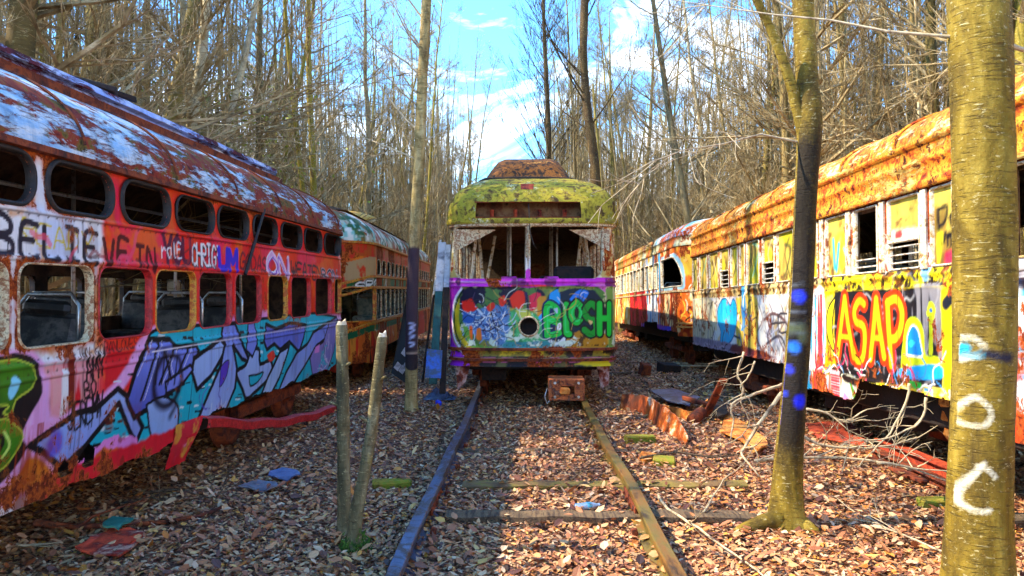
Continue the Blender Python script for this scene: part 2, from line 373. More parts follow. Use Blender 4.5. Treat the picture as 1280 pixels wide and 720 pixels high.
class Paint:
    def __init__(s, S, H, tf=None):
        s.S = S; s.H = H; s.C = np.zeros((len(S), 3)); s.A = np.full(len(S), .25); s.tf = tf or (lambda p: p)
        s.j1 = fbm(S * 9, H * 9, 5, 3) - .5; s.j2 = fbm(S * 9, H * 9, 8, 3) - .5; s.rs = random.Random(5)
    def put(s, idx, a, col):
        c = np.array(lin(col) if isinstance(col, str) or max(col) > 1.01 else col); a = a[:, None]
        s.C[idx] = s.C[idx] * (1 - a) + c * a
    def all(s, mask, col):
        c = np.array(lin(col)); a = np.broadcast_to(mask, s.S.shape)[:, None]; s.C = s.C * (1 - a) + c * a
    def region(s, pts, m):
        P = np.array(pts); lo = P.min(0) - m; hi = P.max(0) + m
        return np.nonzero((s.S > lo[0]) & (s.S < hi[0]) & (s.H > lo[1]) & (s.H < hi[1]))[0]
    def sd(s, idx, P, closed, jit):
        x = s.S[idx] + s.j1[idx] * jit; y = s.H[idx] + s.j2[idx] * jit
        d = np.full(len(idx), 9.0); ins = np.zeros(len(idx), bool); n = len(P)
        for i in range(n if closed else n - 1):
            ax, ay = P[i]; bx, by = P[(i + 1) % n]; ex, ey = bx - ax, by - ay; L = ex * ex + ey * ey + 1e-12
            t = np.clip(((x - ax) * ex + (y - ay) * ey) / L, 0, 1)
            d = np.minimum(d, np.hypot(x - ax - t * ex, y - ay - t * ey))
            if closed:
                c = (ay > y) != (by > y); xi = ax + (y - ay) / (by - ay + 1e-12) * ex; ins ^= c & (x < xi)
        return d, ins
    def poly(s, pts, col, soft=.008, jit=.01, out=None, ow=.012, conv=True, sm=True, a=1.0, grad=None):
        P = [s.tf(p) for p in pts] if conv else [tuple(p) for p in pts]
        if sm: P = smooth(P + [P[0]], 3)[:-1]
        m = soft + jit + ow + .02; idx = s.region(P, m)
        if not len(idx): return
        d, ins = s.sd(idx, P, True, jit); sd = np.where(ins, d, -d)
        al = np.clip(sd / soft + .5, 0, 1) * a
        if grad:
            g = np.clip((s.H[idx] - min(p[1] for p in P)) / (max(p[1] for p in P) - min(p[1] for p in P) + 1e-6) + (fbm(s.S[idx] * 6, s.H[idx] * 3, 4) - .5) * .7, 0, 1)[:, None]
            c = np.array(lin(col)) * g + np.array(lin(grad)) * (1 - g)
            s.C[idx] = s.C[idx] * (1 - al[:, None]) + c * al[:, None]
        else: s.put(idx, al, col)
        if out: s.put(idx, np.clip((ow / 2 - d) / .006 + .5, 0, 1), out)
    def stroke(s, pts, w, col, soft=.006, jit=.004, conv=True, sm=True, a=1.0, drip=0):
        P = [s.tf(p) for p in pts] if conv else [tuple(p) for p in pts]
        if sm: P = smooth(P, 4)
        idx = s.region(P, w + soft * 2 + .02)
        if len(idx):
            d, _ = s.sd(idx, P, False, jit); s.put(idx, np.clip((w / 2 - d) / soft + .5, 0, 1) * a, col)
        for k in range(drip):
            q = P[s.rs.randrange(len(P))]; L = s.rs.uniform(.04, .16)
            s.stroke([q, (q[0] + .002, q[1] - L)], max(.006, w * .22), col, soft, .002, False, False, a)
    def text(s, t, p0, p1, hgt, w, col, gap=.25, wob=.03, soft=.006, out=None, ow=.03, seed=1, conv=True, slant=0, drip=0, grow=1.0):
        """letters from p0 to p1 (baseline), in tf coordinates"""
        r = random.Random(seed)
        a = np.array(s.tf(p0) if conv else p0); b = np.array(s.tf(p1) if conv else p1); n = len(t); d = (b - a) / n
        jobs = []
        for i, ch in enumerate(t):
            if ch not in GLY: continue
            o = a + d * i; L = np.linalg.norm(d) * (1 - gap); e = d / np.linalg.norm(d); u = np.array((-e[1], e[0])) if e[0] > 0 else np.array((e[1], -e[0]))
            hh = hgt * (1 + (grow - 1) * i / n) * r.uniform(.92, 1.08)
            for st in GLY[ch]:
                jobs.append([tuple(o + e * (x * L + slant * y * hh + r.uniform(-wob, wob) * L) + u * (y * hh + r.uniform(-wob, wob) * hh)) for x, y in st])
        if out:
            for P in jobs: s.stroke(P, w + ow, out, soft, .004, False)
        for P in jobs: s.stroke(P, w, col, soft, .004, False, drip=drip)
    def scribble(s, c, size, n, w, cols, seed=1, soft=.006, a=1.0, conv=True, ang=None):
        r = random.Random(seed); cx, cy = s.tf(c) if conv else c
        for i in range(n):
            x = cx + r.uniform(-1, 1) * size[0]; y = cy + r.uniform(-1, 1) * size[1]; th = r.uniform(0, 2 * pi) if ang is None else ang + r.uniform(-.3, .3)
            P = [(x, y)]; L = r.uniform(.04, .14)
            for k in range(3):
                th += r.uniform(-1.1, 1.1); x += math.cos(th) * L; y += math.sin(th) * L; P.append((x, y))
            s.stroke(P, w * r.uniform(.6, 1.3), r.choice(cols), soft, .003, False, a=a)
    def blobs(s, scale, thr, col, seed, mask=1.0, sharp=14, asp=1.0, a=1.0):
        n = fbm(s.S * scale, s.H * scale * asp, seed, 5)
        al = np.clip((n - thr) * sharp, 0, 1) * mask * a; s.all(al, col)
    def streaks(s, freq, thr, col, seed, mask=1.0, a=1.0):
        n = fbm(s.S * freq, s.H * 1.2, seed, 4); s.all(np.clip((n - thr) * 16, 0, 1) * mask * a, col)
    def wear(s, scale=2.5, lo=.1, hi=.5, seed=3):
        s.A = lo + (hi - lo) * sstep(.35, .7, fbm(s.S * scale, s.H * scale, seed, 4))
    def seams(s, gap, h0, h1, rows=(), s0=0.0):
        q = np.abs(((s.S - s0) % gap) - gap / 2); s.all(np.clip((.008 - q) / .005, 0, 1) * (s.H > h0) * (s.H < h1) * .75, '1c1210')
        for h in rows:
            d = np.hypot(np.abs((s.S % .085) - .0425), s.H - h); s.all(np.clip((.011 - d) / .005, 0, 1) * .8, '3a1a10')
        st = np.clip((fbm(s.S * 16, s.H * .5, 77, 4) - .56) * 9, 0, 1) * np.clip((fbm(s.S * 1.5, s.H * 1.5, 78, 3) - .38) * 4, 0, 1); s.all(st * .24, '2c1a14')
    def rgba(s): return np.concatenate([np.clip(s.C, 0.004, .82), s.A[:, None]], 1)

# ------------------------------------------------------------ tram geometry
def rr_mask(x, y, w):
    """inside rounded rectangle w = dict(s0,s1,h0,h1,r or rc=(r at s0h0, s1h0, s1h1, s0h1))"""
    s0, s1, h0, h1 = w['s0'], w['s1'], w['h0'], w['h1']; rc = w.get('rc') or (w['r'],) * 4
    ins = (x > s0) & (x < s1) & (y > h0) & (y < h1)
    for (cx, cy, sx, sy), r in zip(((s0, h0, 1, 1), (s1, h0, -1, 1), (s1, h1, -1, -1), (s0, h1, 1, -1)), rc):
        px = (cx + sx * r - x) * sx; py = (cy + sy * r - y) * sy
        ins &= ~((px > 0) & (py > 0) & (px * px + py * py > r * r))
    return ins
def rr_loop(w, g=0.0, n=6):
    s0, s1, h0, h1 = w['s0'] - g, w['s1'] + g, w['h0'] - g, w['h1'] + g; rc = [r + g for r in (w.get('rc') or (w['r'],) * 4)]
    P = []
    for (cx, cy, a0), r in zip(((s0, h0, pi), (s1, h0, 1.5 * pi), (s1, h1, 0), (s0, h1, .5 * pi)), rc):
        ox = cx + (r if cx == s0 else -r); oy = cy + (r if cy == h0 else -r)
        for k in range(n + 1):
            a = a0 + .5 * pi * k / n; P.append((ox + r * math.cos(a), oy + r * math.sin(a)))
    # densify straight runs so that rims follow curved ends
    out = []
    for i in range(len(P)):
        a = P[i]; b = P[(i + 1) % len(P)]; L = math.hypot(b[0] - a[0], b[1] - a[1]); m = max(1, int(L / .12))
        for k in range(m): out.append((a[0] + (b[0] - a[0]) * k / m, a[1] + (b[1] - a[1]) * k / m))
    return out
class Tram:
    def __init__(s, name, label, loc, rz, L, W=1.27, d=.9, n=2.3, m=1, rx=0.0):
        s.L, s.W, s.d, s.m = L, W, d, m
        s.root = empty(name, loc, (rx, 0, rz)); tag(s.root, label, 'tram')
        s.mat = Matrix.Translation(Vector(loc)) @ Euler((rx, 0, rz)).to_matrix().to_4x4(); s.inv = s.mat.inverted()
        t = np.linspace(0, pi / 2, 160); x = W * np.sin(t) ** (2 / n); y = d * (1 - np.cos(t) ** (2 / n))
        x = np.concatenate([x, [W, W], x[::-1]]); y = np.concatenate([y, [d + .01, L - d - .01], (L - y)[::-1]])
        keep = np.concatenate([[True], np.hypot(np.diff(x), np.diff(y)) > 1e-7]); x = x[keep]; y = y[keep]
        sl = np.concatenate([[0], np.cumsum(np.hypot(np.diff(x), np.diff(y)))])
        s.px = np.concatenate([-x[:0:-1], x]); s.py = np.concatenate([y[:0:-1], y]); s.ps = np.concatenate([-sl[:0:-1], sl])
        s.T = sl[-1]; s.sd = float(np.interp(d, y[:len(y) // 2 + 1], sl[:len(y) // 2 + 1])); s.lift = 0.0
        dx = np.gradient(s.px, s.ps); dy = np.gradient(s.py, s.ps); l = np.hypot(dx, dy); s.nx = dy / l; s.ny = -dx / l
    def plan(s, S):
        x = np.interp(S, s.ps, s.px); y = np.interp(S, s.ps, s.py); a = np.interp(S, s.ps, s.nx); b = np.interp(S, s.ps, s.ny); l = np.hypot(a, b)
        return x, y, a / l, b / l
    def pos(s, S, H, off=0.0, k=1.0, yc=1.25):
        S = np.asarray(S, float); H = np.asarray(H, float); x, y, a, b = s.plan(S); x = x + a * off; y = y + b * off
        ry = np.clip(y, yc, s.L - yc); X = x * k; Y = ry + (y - ry) * k
        return np.stack([X * s.m, Y, H + 0 * X], -1)
    def side(s, px, py):
        """photo position -> (s, h) on the straight side"""
        r = s.inv.to_3x3() @ ray(px, py); o = s.inv @ CAM; t = (s.m * s.W - o.x) / r.x; p = o + r * t
        return (s.sd + p.y - s.d, p.z)
    def front(s, px, py):
        r = s.inv.to_3x3() @ ray(px, py); o = s.inv @ CAM; t = (.04 - o.y) / r.y; p = o + r * t; x = p.x * s.m
        i = len(s.px) // 2; nn = 160; sx = np.concatenate([-s.px[i:i + nn][::-1][:-1], s.px[i:i + nn]]); ss = np.concatenate([-s.ps[i:i + nn][::-1][:-1], s.ps[i:i + nn]])
        return (float(np.interp(x, sx, ss)), p.z)
    def sheet(s, name, ss, hs, mat, holes=(), paint=None, off=0.0, offf=None, cut=None, kf=None, tf=None, parent=None, yc=1.25):
        ss = np.array(sorted(set(np.round(ss, 5)))); hs = np.array(sorted(set(np.round(hs, 5)))) if kf is None else np.array(kf)[:, 1]
        S, Hh = np.meshgrid(ss, hs, indexing='ij')
        if kf is None:
            o = off if offf is None else off + offf(S, Hh)
            V = s.pos(S, Hh, o)
        else:
            kk = np.array(kf)[None, :, 0] * np.ones_like(S); zz = np.array(kf)[None, :, 1] * np.ones_like(S); oo = np.array(kf)[None, :, 2] * np.ones_like(S)
            x, y, a, b = s.plan(S); x = x + a * (off + oo); y = y + b * (off + oo); ry = np.clip(y, yc, s.L - yc)
            V = np.stack([x * kk * s.m, ry + (y - ry) * kk, zz], -1)
        n, h = S.shape
        I = np.arange(n * h).reshape(n, h)
        cs = (S[:-1, :-1] + S[1:, 1:]) / 2; ch = (Hh[:-1, :-1] + Hh[1:, 1:]) / 2
        keep = np.ones(cs.shape, bool)
        for w in holes: keep &= ~rr_mask(cs, ch, w)
        if cut is not None: keep &= ~cut(cs, ch)
        Q = np.stack([I[:-1, :-1], I[1:, :-1], I[1:, 1:], I[:-1, 1:]], -1)[keep]
        if s.m < 0: Q = Q[:, ::-1]
        used = np.zeros(n * h, bool); used[Q.ravel()] = True; rm = np.cumsum(used) - 1
        V = V.reshape(-1, 3)[used]; Q = rm[Q]; col = None
        if paint is not None:
            P = Paint(S.ravel()[used], Hh.ravel()[used], (lambda p: tf(*p)) if tf else None); paint(P); col = P.rgba()
        return npmesh(name, V, Q, mat, parent or s.root, True, col)
    def rim(s, w, mat, name='window', width=.028, depth=.05, proud=.014, parent=None, inner=0.0):
        a = np.array(rr_loop(w, -inner)); n = len(a)
        tg = np.roll(a, -1, 0) - np.roll(a, 1, 0); tg /= np.linalg.norm(tg, axis=1)[:, None] + 1e-9
        b = a + np.stack([tg[:, 1], -tg[:, 0]], 1) * width
        rings = [s.pos(a[:, 0], a[:, 1], -depth), s.pos(a[:, 0], a[:, 1], proud), s.pos((a[:, 0] * .4 + b[:, 0] * .6), (a[:, 1] * .4 + b[:, 1] * .6), proud + .004), s.pos(b[:, 0], b[:, 1], -.004)]
        V = np.concatenate(rings); Q = []
        for r in range(3):
            for i in range(n): j = (i + 1) % n; Q.append((r * n + i, r * n + j, (r + 1) * n + j, (r + 1) * n + i))
        Q = np.array(Q)
        if s.m < 0: Q = Q[:, ::-1]
        return npmesh(name, V, Q, mat, parent or s.root, True)
    def strip(s, name, sa, h, hh, thick, mat, ds=.15, parent=None, off=0.0, s_end=None, hf=None):
        """a moulding running along the shell"""
        S = np.linspace(sa, s_end, max(2, int(abs(s_end - sa) / ds) + 1)); hc = np.full_like(S, h) if hf is None else np.array([hf(v) for v in S])
        R = [s.pos(S, hc - hh / 2, off - .003), s.pos(S, hc - hh / 2 * .8, off + thick), s.pos(S, hc + hh / 2 * .8, off + thick), s.pos(S, hc + hh / 2, off - .003)]
        V = np.concatenate(R); n = len(S); Q = [(r * n + i, r * n + i + 1, (r + 1) * n + i + 1, (r + 1) * n + i) for r in range(3) for i in range(n - 1)]
        Q = np.array(Q)
        if s.m < 0: Q = Q[:, ::-1]
        return npmesh(name, V, Q, mat, parent or s.root, False)
    def grid(s, segs, wins=(), key=('s0', 's1')):
        out = []
        for a, b, d in segs: out += list(np.linspace(a, b, max(2, int(round((b - a) / d)) + 1)))
        out = [v for v in out]
        edges = sorted({round(w[k], 5) for w in wins for k in key})
        lo, hi = min(out), max(out); edges = [e for e in edges if lo < e < hi]
        if edges:
            ea = np.array(edges); keepv = []
            oa = np.array(sorted(out)); dloc = np.minimum(np.gradient(oa), .1) * .35
            for v, dl in zip(oa, dloc):
                if np.min(np.abs(ea - v)) > dl or v in (lo, hi): keepv.append(v)
            out = keepv + edges
        return out

def roof_profile(zg, rise, n=2.6, N=16, lip=.03, k0=1.0):
    P = [(k0, zg - .015, lip), (k0, zg + .03, lip)]
    for i in range(1, N + 1):
        t = pi / 2 * i / N; P.append((k0 * math.cos(t) ** (2 / n) if i < N else 0.0, zg + .03 + rise * math.sin(t) ** (2 / n), lip * (1 - i / N)))
    return P
def underframe(T, z0, z1, y0, y1, wheel_y, mat='dark', r=.33, drop=0.0):
    b = MB(); b.box((0, (y0 + y1) / 2, (z0 + z1) / 2), (2.0, y1 - y0, z1 - z0), None, .02)
    for i in range(int((y1 - y0) / 1.1)):
        b.box((random.choice((-.6, .55)), y0 + .6 + i * 1.1, z0 - .09), (random.uniform(.3, .7), random.uniform(.4, .8), random.uniform(.14, .24)), None, .015)
    b.build('underframe', M[mat], T.root)
    for wy in wheel_y:
        fr = MB()
        for sx in (-1, 1):
            fr.box((sx * .93, wy, .40 + drop), (.12, 2.1, .14), None, .02); fr.box((sx * .93, wy, .52 + drop), (.16, .5, .22), None, .02)
        fr.box((0, wy, .45 + drop), (1.9, .4, .16), None, .02)
        f = fr.build('truck', M['rust'], T.root)
        for wx in (-.80, .80):
            for dy in (-.9, .9):
                w = MB(); prof = [(-.07, r - .09), (-.07, r + .02), (-.045, r + .03), (-.04, r), (.05, r - .01), (.05, r - .09), (.02, r - .12), (.02, .1), (.08, .09), (.08, .0)]
                n = 24; sg = 1 if wx > 0 else -1
                for (ax, rr) in prof:
                    for k in range(n): w.v.append(Vector((wx + sg * ax, wy + dy + math.cos(2 * pi * k / n) * rr, r + .02 + drop + math.sin(2 * pi * k / n) * rr)))
                for a in range(len(prof) - 1):
                    for k in range(n): w.f.append((a * n + k, a * n + (k + 1) % n, (a + 1) * n + (k + 1) % n, (a + 1) * n + k))
                w.build('wheel', M['rust'], f, True)
def seats(T, zf, ys, mat, rows=(-.78, .78), face=1, wide=False, skip=.4):
    for y in ys:
        for x in rows:
            if random.random() < (skip if x < 0 else skip * .7): continue
            b = MB(); tl = Euler((rad(-9 * face + random.uniform(-14, 8)), random.uniform(-.08, .08), random.uniform(-.1, .1))).to_matrix()
            w_ = .82 if wide or x < 0 else .44; xo = x; x = x if w_ > .5 else .93
            b.box((x, y, zf + .38), (w_, .44, .12), None, .03)
            b.box((x, y + .24 * face, zf + .60), (w_ - .02, .085, .40), tl, .04); b.box((x, y + .27 * face, zf + .83), (w_ * .72, .07, .10), tl, .03)
            b.box((x, y, zf + .16), (.1, .3, .32), None, .01)
            st = b.build('seat', M[random.choice((mat, mat, mat, 'seat_pale'))], T.root)
            g = MB(); yy = y + .27 * face
            h_ = w_ / 2 - .01; g.tube([(x - h_, yy, zf + .5), (x - h_, yy + .02, zf + .84), (x - h_ + .06, yy + .03, zf + .92), (x + h_ - .06, yy + .03, zf + .92), (x + h_, yy + .02, zf + .84), (x + h_, yy, zf + .5)], .014, 8)
            g.build('grab_rail', M['chrome'], st, True)
def interior(T, zf, zg, holes, mat='lining', pole_y=(), poles='chrome', h0=None, roofk=None):
    dense = T.grid([(-T.T, T.T, .22)], holes); hs = T.grid([(zf, zg + .02, .14)], holes, ('h0', 'h1'))
    T.sheet('interior_lining', dense, hs, M[mat], holes, off=-.05)
    b = MB(); x, y, a, c = T.plan(np.linspace(-T.T, T.T, 60)); pts = [Vector((float(q[0]) * T.m, float(q[1]), zf - .05)) for q in T.pos(np.linspace(-T.T, T.T, 60)[:-1], zf, -.06)]
    b.plate(pts if T.m > 0 else pts[::-1], (0, 0, 1), .05).build('floor', M['floor'], T.root)
    for (px_, py_) in pole_y:
        MB().tube([(px_, py_, zf), (px_, py_, zg + .35)], .017, 8).build('stanchion', M[poles], T.root, True)
print('helpers ok')

def wpx(T, a, b, h0, h1, r, **k):
    sa = T.side(a, 360)[0]; sb = T.side(b, 360)[0]
    if sa > sb: sa, sb = sb, sa
    return dict(s0=sa, s1=sb, h0=h0, h1=h1, r=r, **k)
def wy_(T, y0, y1, h0, h1, r, **k): return dict(s0=T.sd + y0 - T.d, s1=T.sd + y1 - T.d, h0=h0, h1=h1, r=r, **k)
def mirrored(W): return [dict(w, s0=-w['s1'], s1=-w['s0']) for w in W]

# ============================================================ RED TRAM (left foreground)
def build_red():
    T = Tram('tram', 'red and white graffiti covered tram with pale blue peeling roof, nearest on the left', (-4.29, -1.5, 0), -rad(1.1), 13.4)
    lo = [wpx(T, a, b, 1.41, 1.90, .09) for a, b in ((24, 115), (124, 189), (195, 244), (249, 289), (294, 326), (335, 359), (364, 388), (394, 414), (418, 429))]
    up = [wpx(T, a, b, 2.255, 2.54, .125) for a, b in ((61, 140), (154, 211), (221, 267), (273, 310), (317, 346), (352, 377), (381, 402), (406, 425))]
    for w, ww in ((lo, .70), (up, .66)):
        s0 = w[0]['s0']
        for k in range(1, 5): w.insert(0, dict(w[0], s0=s0 - .80 * k, s1=s0 - .80 * k + ww))
    up.append(dict(up[-1], s0=up[-1]['s1'] + .12, s1=up[-1]['s1'] + .42))
    holes = lo + up; far = mirrored([w for w in holes])
    allh = holes + far
    sa, sb = T.sd + 4.5 - T.d, T.sd + 10 - T.d
    ss = T.grid([(-T.T, sa, .10), (sa, sa + 2.6, .010), (sa + 2.6, sb, .0125), (sb, sb + 3.4, .02), (sb + 3.4, T.T, .06)], allh)
    hs = T.grid([(.45, 2.60, .0105)], holes, ('h0', 'h1'))
    sw0, sw1 = T.side(253, 500)[0], T.side(430, 480)[0]
    def cut(s, h):
        lim = .47 + .012 * np.sin(s * 9) + (fbm(s * 4, s * 0, 3) - .5) * .05
        arch = np.where((s > sw0) & (s < sw1), .56 + .10 * fbm(s * 3, s * 0 + 4, 6), 0)
        tear = np.where((s > T.side(80, 600)[0]) & (s < T.side(125, 560)[0]) & (h > .56) & (h < .66 + .05 * np.sin(s * 20)), 1, 0)
        return (h < np.maximum(lim, arch)) | ((tear > 0) & (fbm(s * 9, h * 9, 2) > .5))
    off = lambda s, h: .012 * (np.exp(-((h - 2.215) / .014) ** 2) + np.exp(-((h - 1.935) / .016) ** 2) + np.exp(-((h - 1.305) / .016) ** 2) + .7 * np.exp(-((h - 1.22) / .012) ** 2)) - .05 * sstep(1.2, .45, h) ** 1.5 - .02 * sstep(2.0, 2.6, h) + .004 * (fbm(s * 1.5, h * 2, 7) - .5) * 4
    def paint(P):
        S, H = P.S, P.H; X = lambda px: T.side(px, 400)[0]
        P.all(1.0, 'ea1418')
        P.blobs(1.3, .46, 'f43210', 2); P.blobs(1.8, .58, 'f01a56', 4, a=.7); P.blobs(3, .60, 'f8640e', 6, a=.8)
        # white / cream front section
        wm = sstep(X(130) + .02, X(126) - .02, S + (P.j1) * .06) * (H > 1.28)
        wm2 = sstep(X(52), X(48), S + P.j1 * .15)
        P.all(wm, 'e8e4e0'); P.blobs(2.2, .52, 'c8d0e4', 9, wm, 6); P.blobs(4, .60, 'd9a06a', 12, wm, 10)
        lowm = (H < 1.32) * sstep(X(135), X(100), S)
        P.all(lowm * .55, 'ecc8d0'); P.streaks(11, .50, 'e01a28', 21, (H < 1.3) * sstep(X(60), X(75), S) * sstep(X(190), X(150), S)); P.streaks(14, .58, 'f4e8e4', 23, (H < 1.25) * (S < X(110)))
        P.streaks(9, .60, '7a1c10', 27, (H < 1.35) * (S < X(110)) * (H > .95))
        # orange heat around gutter and frames
        P.all(sstep(2.47, 2.6, H + P.j1 * .12) * .9, 'e8401a'); P.blobs(9, .58, 'f0c8a0', 31, sstep(2.52, 2.58, H) * (S < X(160)), 14)
        for w in lo + up:
            d = np.maximum(np.maximum(w['s0'] - S, S - w['s1']), np.maximum(w['h0'] - H, H - w['h1']))
            P.all(np.clip(1 - (d - .01 + P.j1 * .06) / .035, 0, 1) * (d < .1) * .75, 'c8501a' if w['s0'] < X(115) else 'f03a20')
        # band lettering
        P.all(((H > 1.96) & (H < 2.2)) * sstep(X(0) - 1, X(10), S) * 0.0, 'ffffff')
        P.text('READY', (26, 302), (118, 318), .13, .014, 'd8c020', .2, .08, seed=5)
        P.text('BELIE', (-4, 318), (127, 330.5), .20, .038, '1c1a2c', .34, .04, seed=2, drip=1)
        P.text('VE', (129, 335), (165, 338), .21, .040, '5a0c14', .3, .04, seed=3, drip=1)
        P.text('IN', (170, 338), (197, 340), .19, .036, '5a0c18', .3, .04, seed=4)
        P.text('YOU', (204, 326), (240, 330), .20, .05, '5a1038', .2, .06, seed=6, drip=1)
        P.text('ralE', (202, 322), (228, 322), .13, .014, 'f4f0f4', .2, .08, seed=7)
        P.text('CHRIG*', (240, 331), (276, 335), .17, .030, '14121c', .15, .03, seed=8, out='14121c', ow=.01)
        P.text('CHRIG*', (240, 330), (276, 334), .18, .022, 'f4f2f8', .15, .03, seed=8)
        P.text('UM', (274, 336), (298, 338), .19, .07, '3a2ac8', .2, .03, seed=9)
        P.text('GODAS', (300, 336), (334, 340), .16, .030, '7a0c28', .2, .04, seed=10)
        P.text('ON', (334, 344), (362, 346), .24, .05, 'e8b0e0', .15, .05, seed=11, out='f4eef8', ow=.03); P.text('ON', (336, 343), (360, 346), .20, .018, '6a3ac0', .15, .05, seed=12)
        P.text('WEATEN', (364, 344), (402, 350), .17, .034, '3a2430', .18, .04, seed=13, drip=1); P.text('BON', (402, 350), (422, 352), .15, .03, '201828', .2, .05, seed=14, out='c8c0d8', ow=.02)
        P.scribble((190, 322), (1.2, .04), 14, .03, ['5a1418', 'a01830', 'f05070'], 5, a=.7)
        # small script under the windows
        P.text('ROBANLOVES', (118, 444), (172, 434), .075, .010, '5a0c14', .15, .09, seed=15); P.text('JUN', (96, 449), (112, 446), .07, .010, '6a3a20', .2, .1, seed=16)
        P.text('AMY', (108, 477), (132, 467), .15, .020, '200810', .2, .05, seed=17, drip=1); P.text('BO', (106, 498), (122, 492), .11, .018, '200810', .2, .05, seed=18)
        # pink, white glow behind the mural
        P.poly([(28, 560), (60, 470), (64, 520), (98, 508), (145, 478), (186, 410), (235, 405), (300, 398), (425, 393), (428, 400), (240, 418), (190, 424), (150, 494), (60, 560)], 'f4a8dc', .03, .02)
        P.poly([(270, 402), (330, 388), (345, 400), (300, 412)], 'f49ad8', .04, .03)
        # green and black piece at the left edge
        P.poly([(-70, 452), (0, 440), (28, 436), (48, 444), (56, 466), (58, 490), (42, 522), (33, 545), (42, 558), (24, 592), (0, 618), (-70, 680)], 'f0a8d8', .03)
        P.poly([(-70, 458), (0, 445), (26, 441), (44, 450), (50, 468), (53, 490), (38, 520), (28, 545), (37, 560), (20, 590), (0, 612), (-70, 676)], '100c12', .012)
        P.poly([(-60, 470), (0, 452), (27, 451), (44, 464), (40, 484), (20, 500), (14, 518), (4, 516), (8, 506), (-60, 512)], '4a8a14', .012, grad='2c5a0c', out='b8c83a', ow=.012)
        P.poly([(10, 492), (14, 474), (20, 470), (25, 478), (20, 492), (13, 500)], '8ad8e8', .01)
        P.poly([(-60, 540), (0, 524), (18, 530), (30, 546), (18, 574), (0, 592), (-60, 630)], '4a8a14', .012, grad='2c6a0c', out='b8c83a', ow=.012)
        P.stroke([(-10, 548), (4, 546), (2, 562), (-20, 590)], .03, '0c1010'); P.stroke([(6, 540), (14, 556), (6, 572)], .02, 'c8e86a')
        P.all(sstep(.60, .585, H) * (S < X(60)), 'ece8e4'); 
        P.poly([(-20, 660), (40, 568), (62, 574), (76, 590), (60, 612), (0, 640)], 'f0a0d0', .02, .02)
        P.poly([(4, 632), (42, 574), (62, 580), (72, 592), (58, 608), (20, 626)], 'e07a1a', .03, .05); P.streaks(16, .55, 'a8380c', 33, (S < X(76)) * (H < .95) * (S > X(10)) * (H > .6), .8)
        # mural: cyan field with black bars, lavender letters with black outlines
        P.poly([(76, 590), (84, 562), (104, 528), (126, 512), (150, 487), (168, 500), (188, 416), (240, 408), (300, 402), (420, 396), (424, 470), (380, 484), (330, 506), (285, 515), (250, 545), (200, 572), (150, 570), (110, 566), (96, 590)], '18b8cc', .012, .01, out='100c14', ow=.03)
        r = random.Random(8)
        for i in range(230):
            x = r.uniform(90, 425); y0 = np.interp(x, [90, 190, 425], [540, 420, 400]); y = y0 + r.uniform(0, 1) * np.interp(x, [90, 190, 425], [50, 140, 70])
            s_, h_ = T.side(x, y); L = r.uniform(.04, .11) * (1 + (x > 300) * .3)
            P.stroke([(s_, h_), (s_ + L, h_ - L * .12)], r.choice((.012, .018, .03)), '0c0a12' if r.random() < .8 else 'd8f0f4', conv=False)
        O = '0a0810'; ow = .046
        lt, md, dk = '9cb8f0', '7a8ae0', '5560c0'
        P.poly([(40, 557), (98, 516), (120, 512), (148, 486), (162, 497), (184, 534), (178, 552), (171, 545), (150, 504), (132, 530), (112, 558), (85, 585), (62, 567)], lt, out=O, ow=ow, sm=False, grad='8a9ce4')
        P.poly([(62, 556), (70, 540), (80, 540), (82, 560), (74, 570), (66, 568)], '6a5ad0', .04)
        P.poly([(160, 500), (172, 455), (186, 424), (212, 424), (218, 434), (246, 432), (252, 452), (226, 470), (214, 492), (196, 506), (172, 522)], md, out=O, ow=ow, sm=False, grad=dk)
        P.poly([(186, 506), (206, 496), (226, 508), (228, 540), (212, 560), (196, 546)], lt, out=O, ow=.025, grad='8ab0e8')
        for q in ([(186, 425), (168, 470)], [(198, 427), (178, 500)], [(218, 436), (200, 480)], [(236, 434), (222, 470)], [(206, 440), (214, 470)]): P.stroke(q, .03, O); P.stroke([(q[0][0] + 4, q[0][1]), (q[1][0] + 4, q[1][1])], .008, 'e8e8f8')
        P.poly([(240, 464), (243, 448), (277, 423), (282, 437), (264, 470), (248, 487)], lt, out=O, ow=ow, sm=False)
        P.poly([(208, 478), (238, 456), (242, 462), (226, 484), (210, 492)], md, out=O, ow=.03, sm=False)
        P.poly([(279, 404), (294, 404), (301, 425), (313, 453), (303, 449), (291, 432), (297, 460), (297, 485), (288, 512), (279, 521), (270, 525), (252, 528), (262, 495), (276, 455), (281, 430), (276, 424)], md, out=O, ow=ow, sm=False, grad=lt)
        P.poly([(276, 458), (286, 450), (284, 470), (276, 484)], '5a3ac0', .02, out=O, ow=.015); P.scribble((270, 510), (.25, .05), 10, .012, ['4a3aa8', '6a5ac8', 'c8d8f8'], 3)
        P.poly([(313, 440), (324, 436), (326, 455), (338, 450), (342, 462), (337, 475), (322, 491), (313, 499), (306, 486), (298, 472), (298, 463), (308, 456)], lt, out=O, ow=ow)
        P.poly([(313, 470), (322, 468), (331, 466), (324, 478), (316, 482)], '18b8cc', out=O, ow=.022)
        P.poly([(310, 404), (318, 402), (322, 430), (316, 446), (308, 438)], md, out=O, ow=.03, sm=False)
        P.poly([(333, 405), (345, 411), (362, 404), (382, 406), (380, 420), (374, 440), (362, 427), (350, 437), (343, 430), (334, 437), (330, 425)], dk, out=O, ow=ow, sm=False, grad='7080dc')
        P.poly([(350, 440), (362, 432), (357, 452), (352, 472), (344, 492), (330, 498), (338, 470)], lt, out=O, ow=ow, sm=False, grad='a8c8f4')
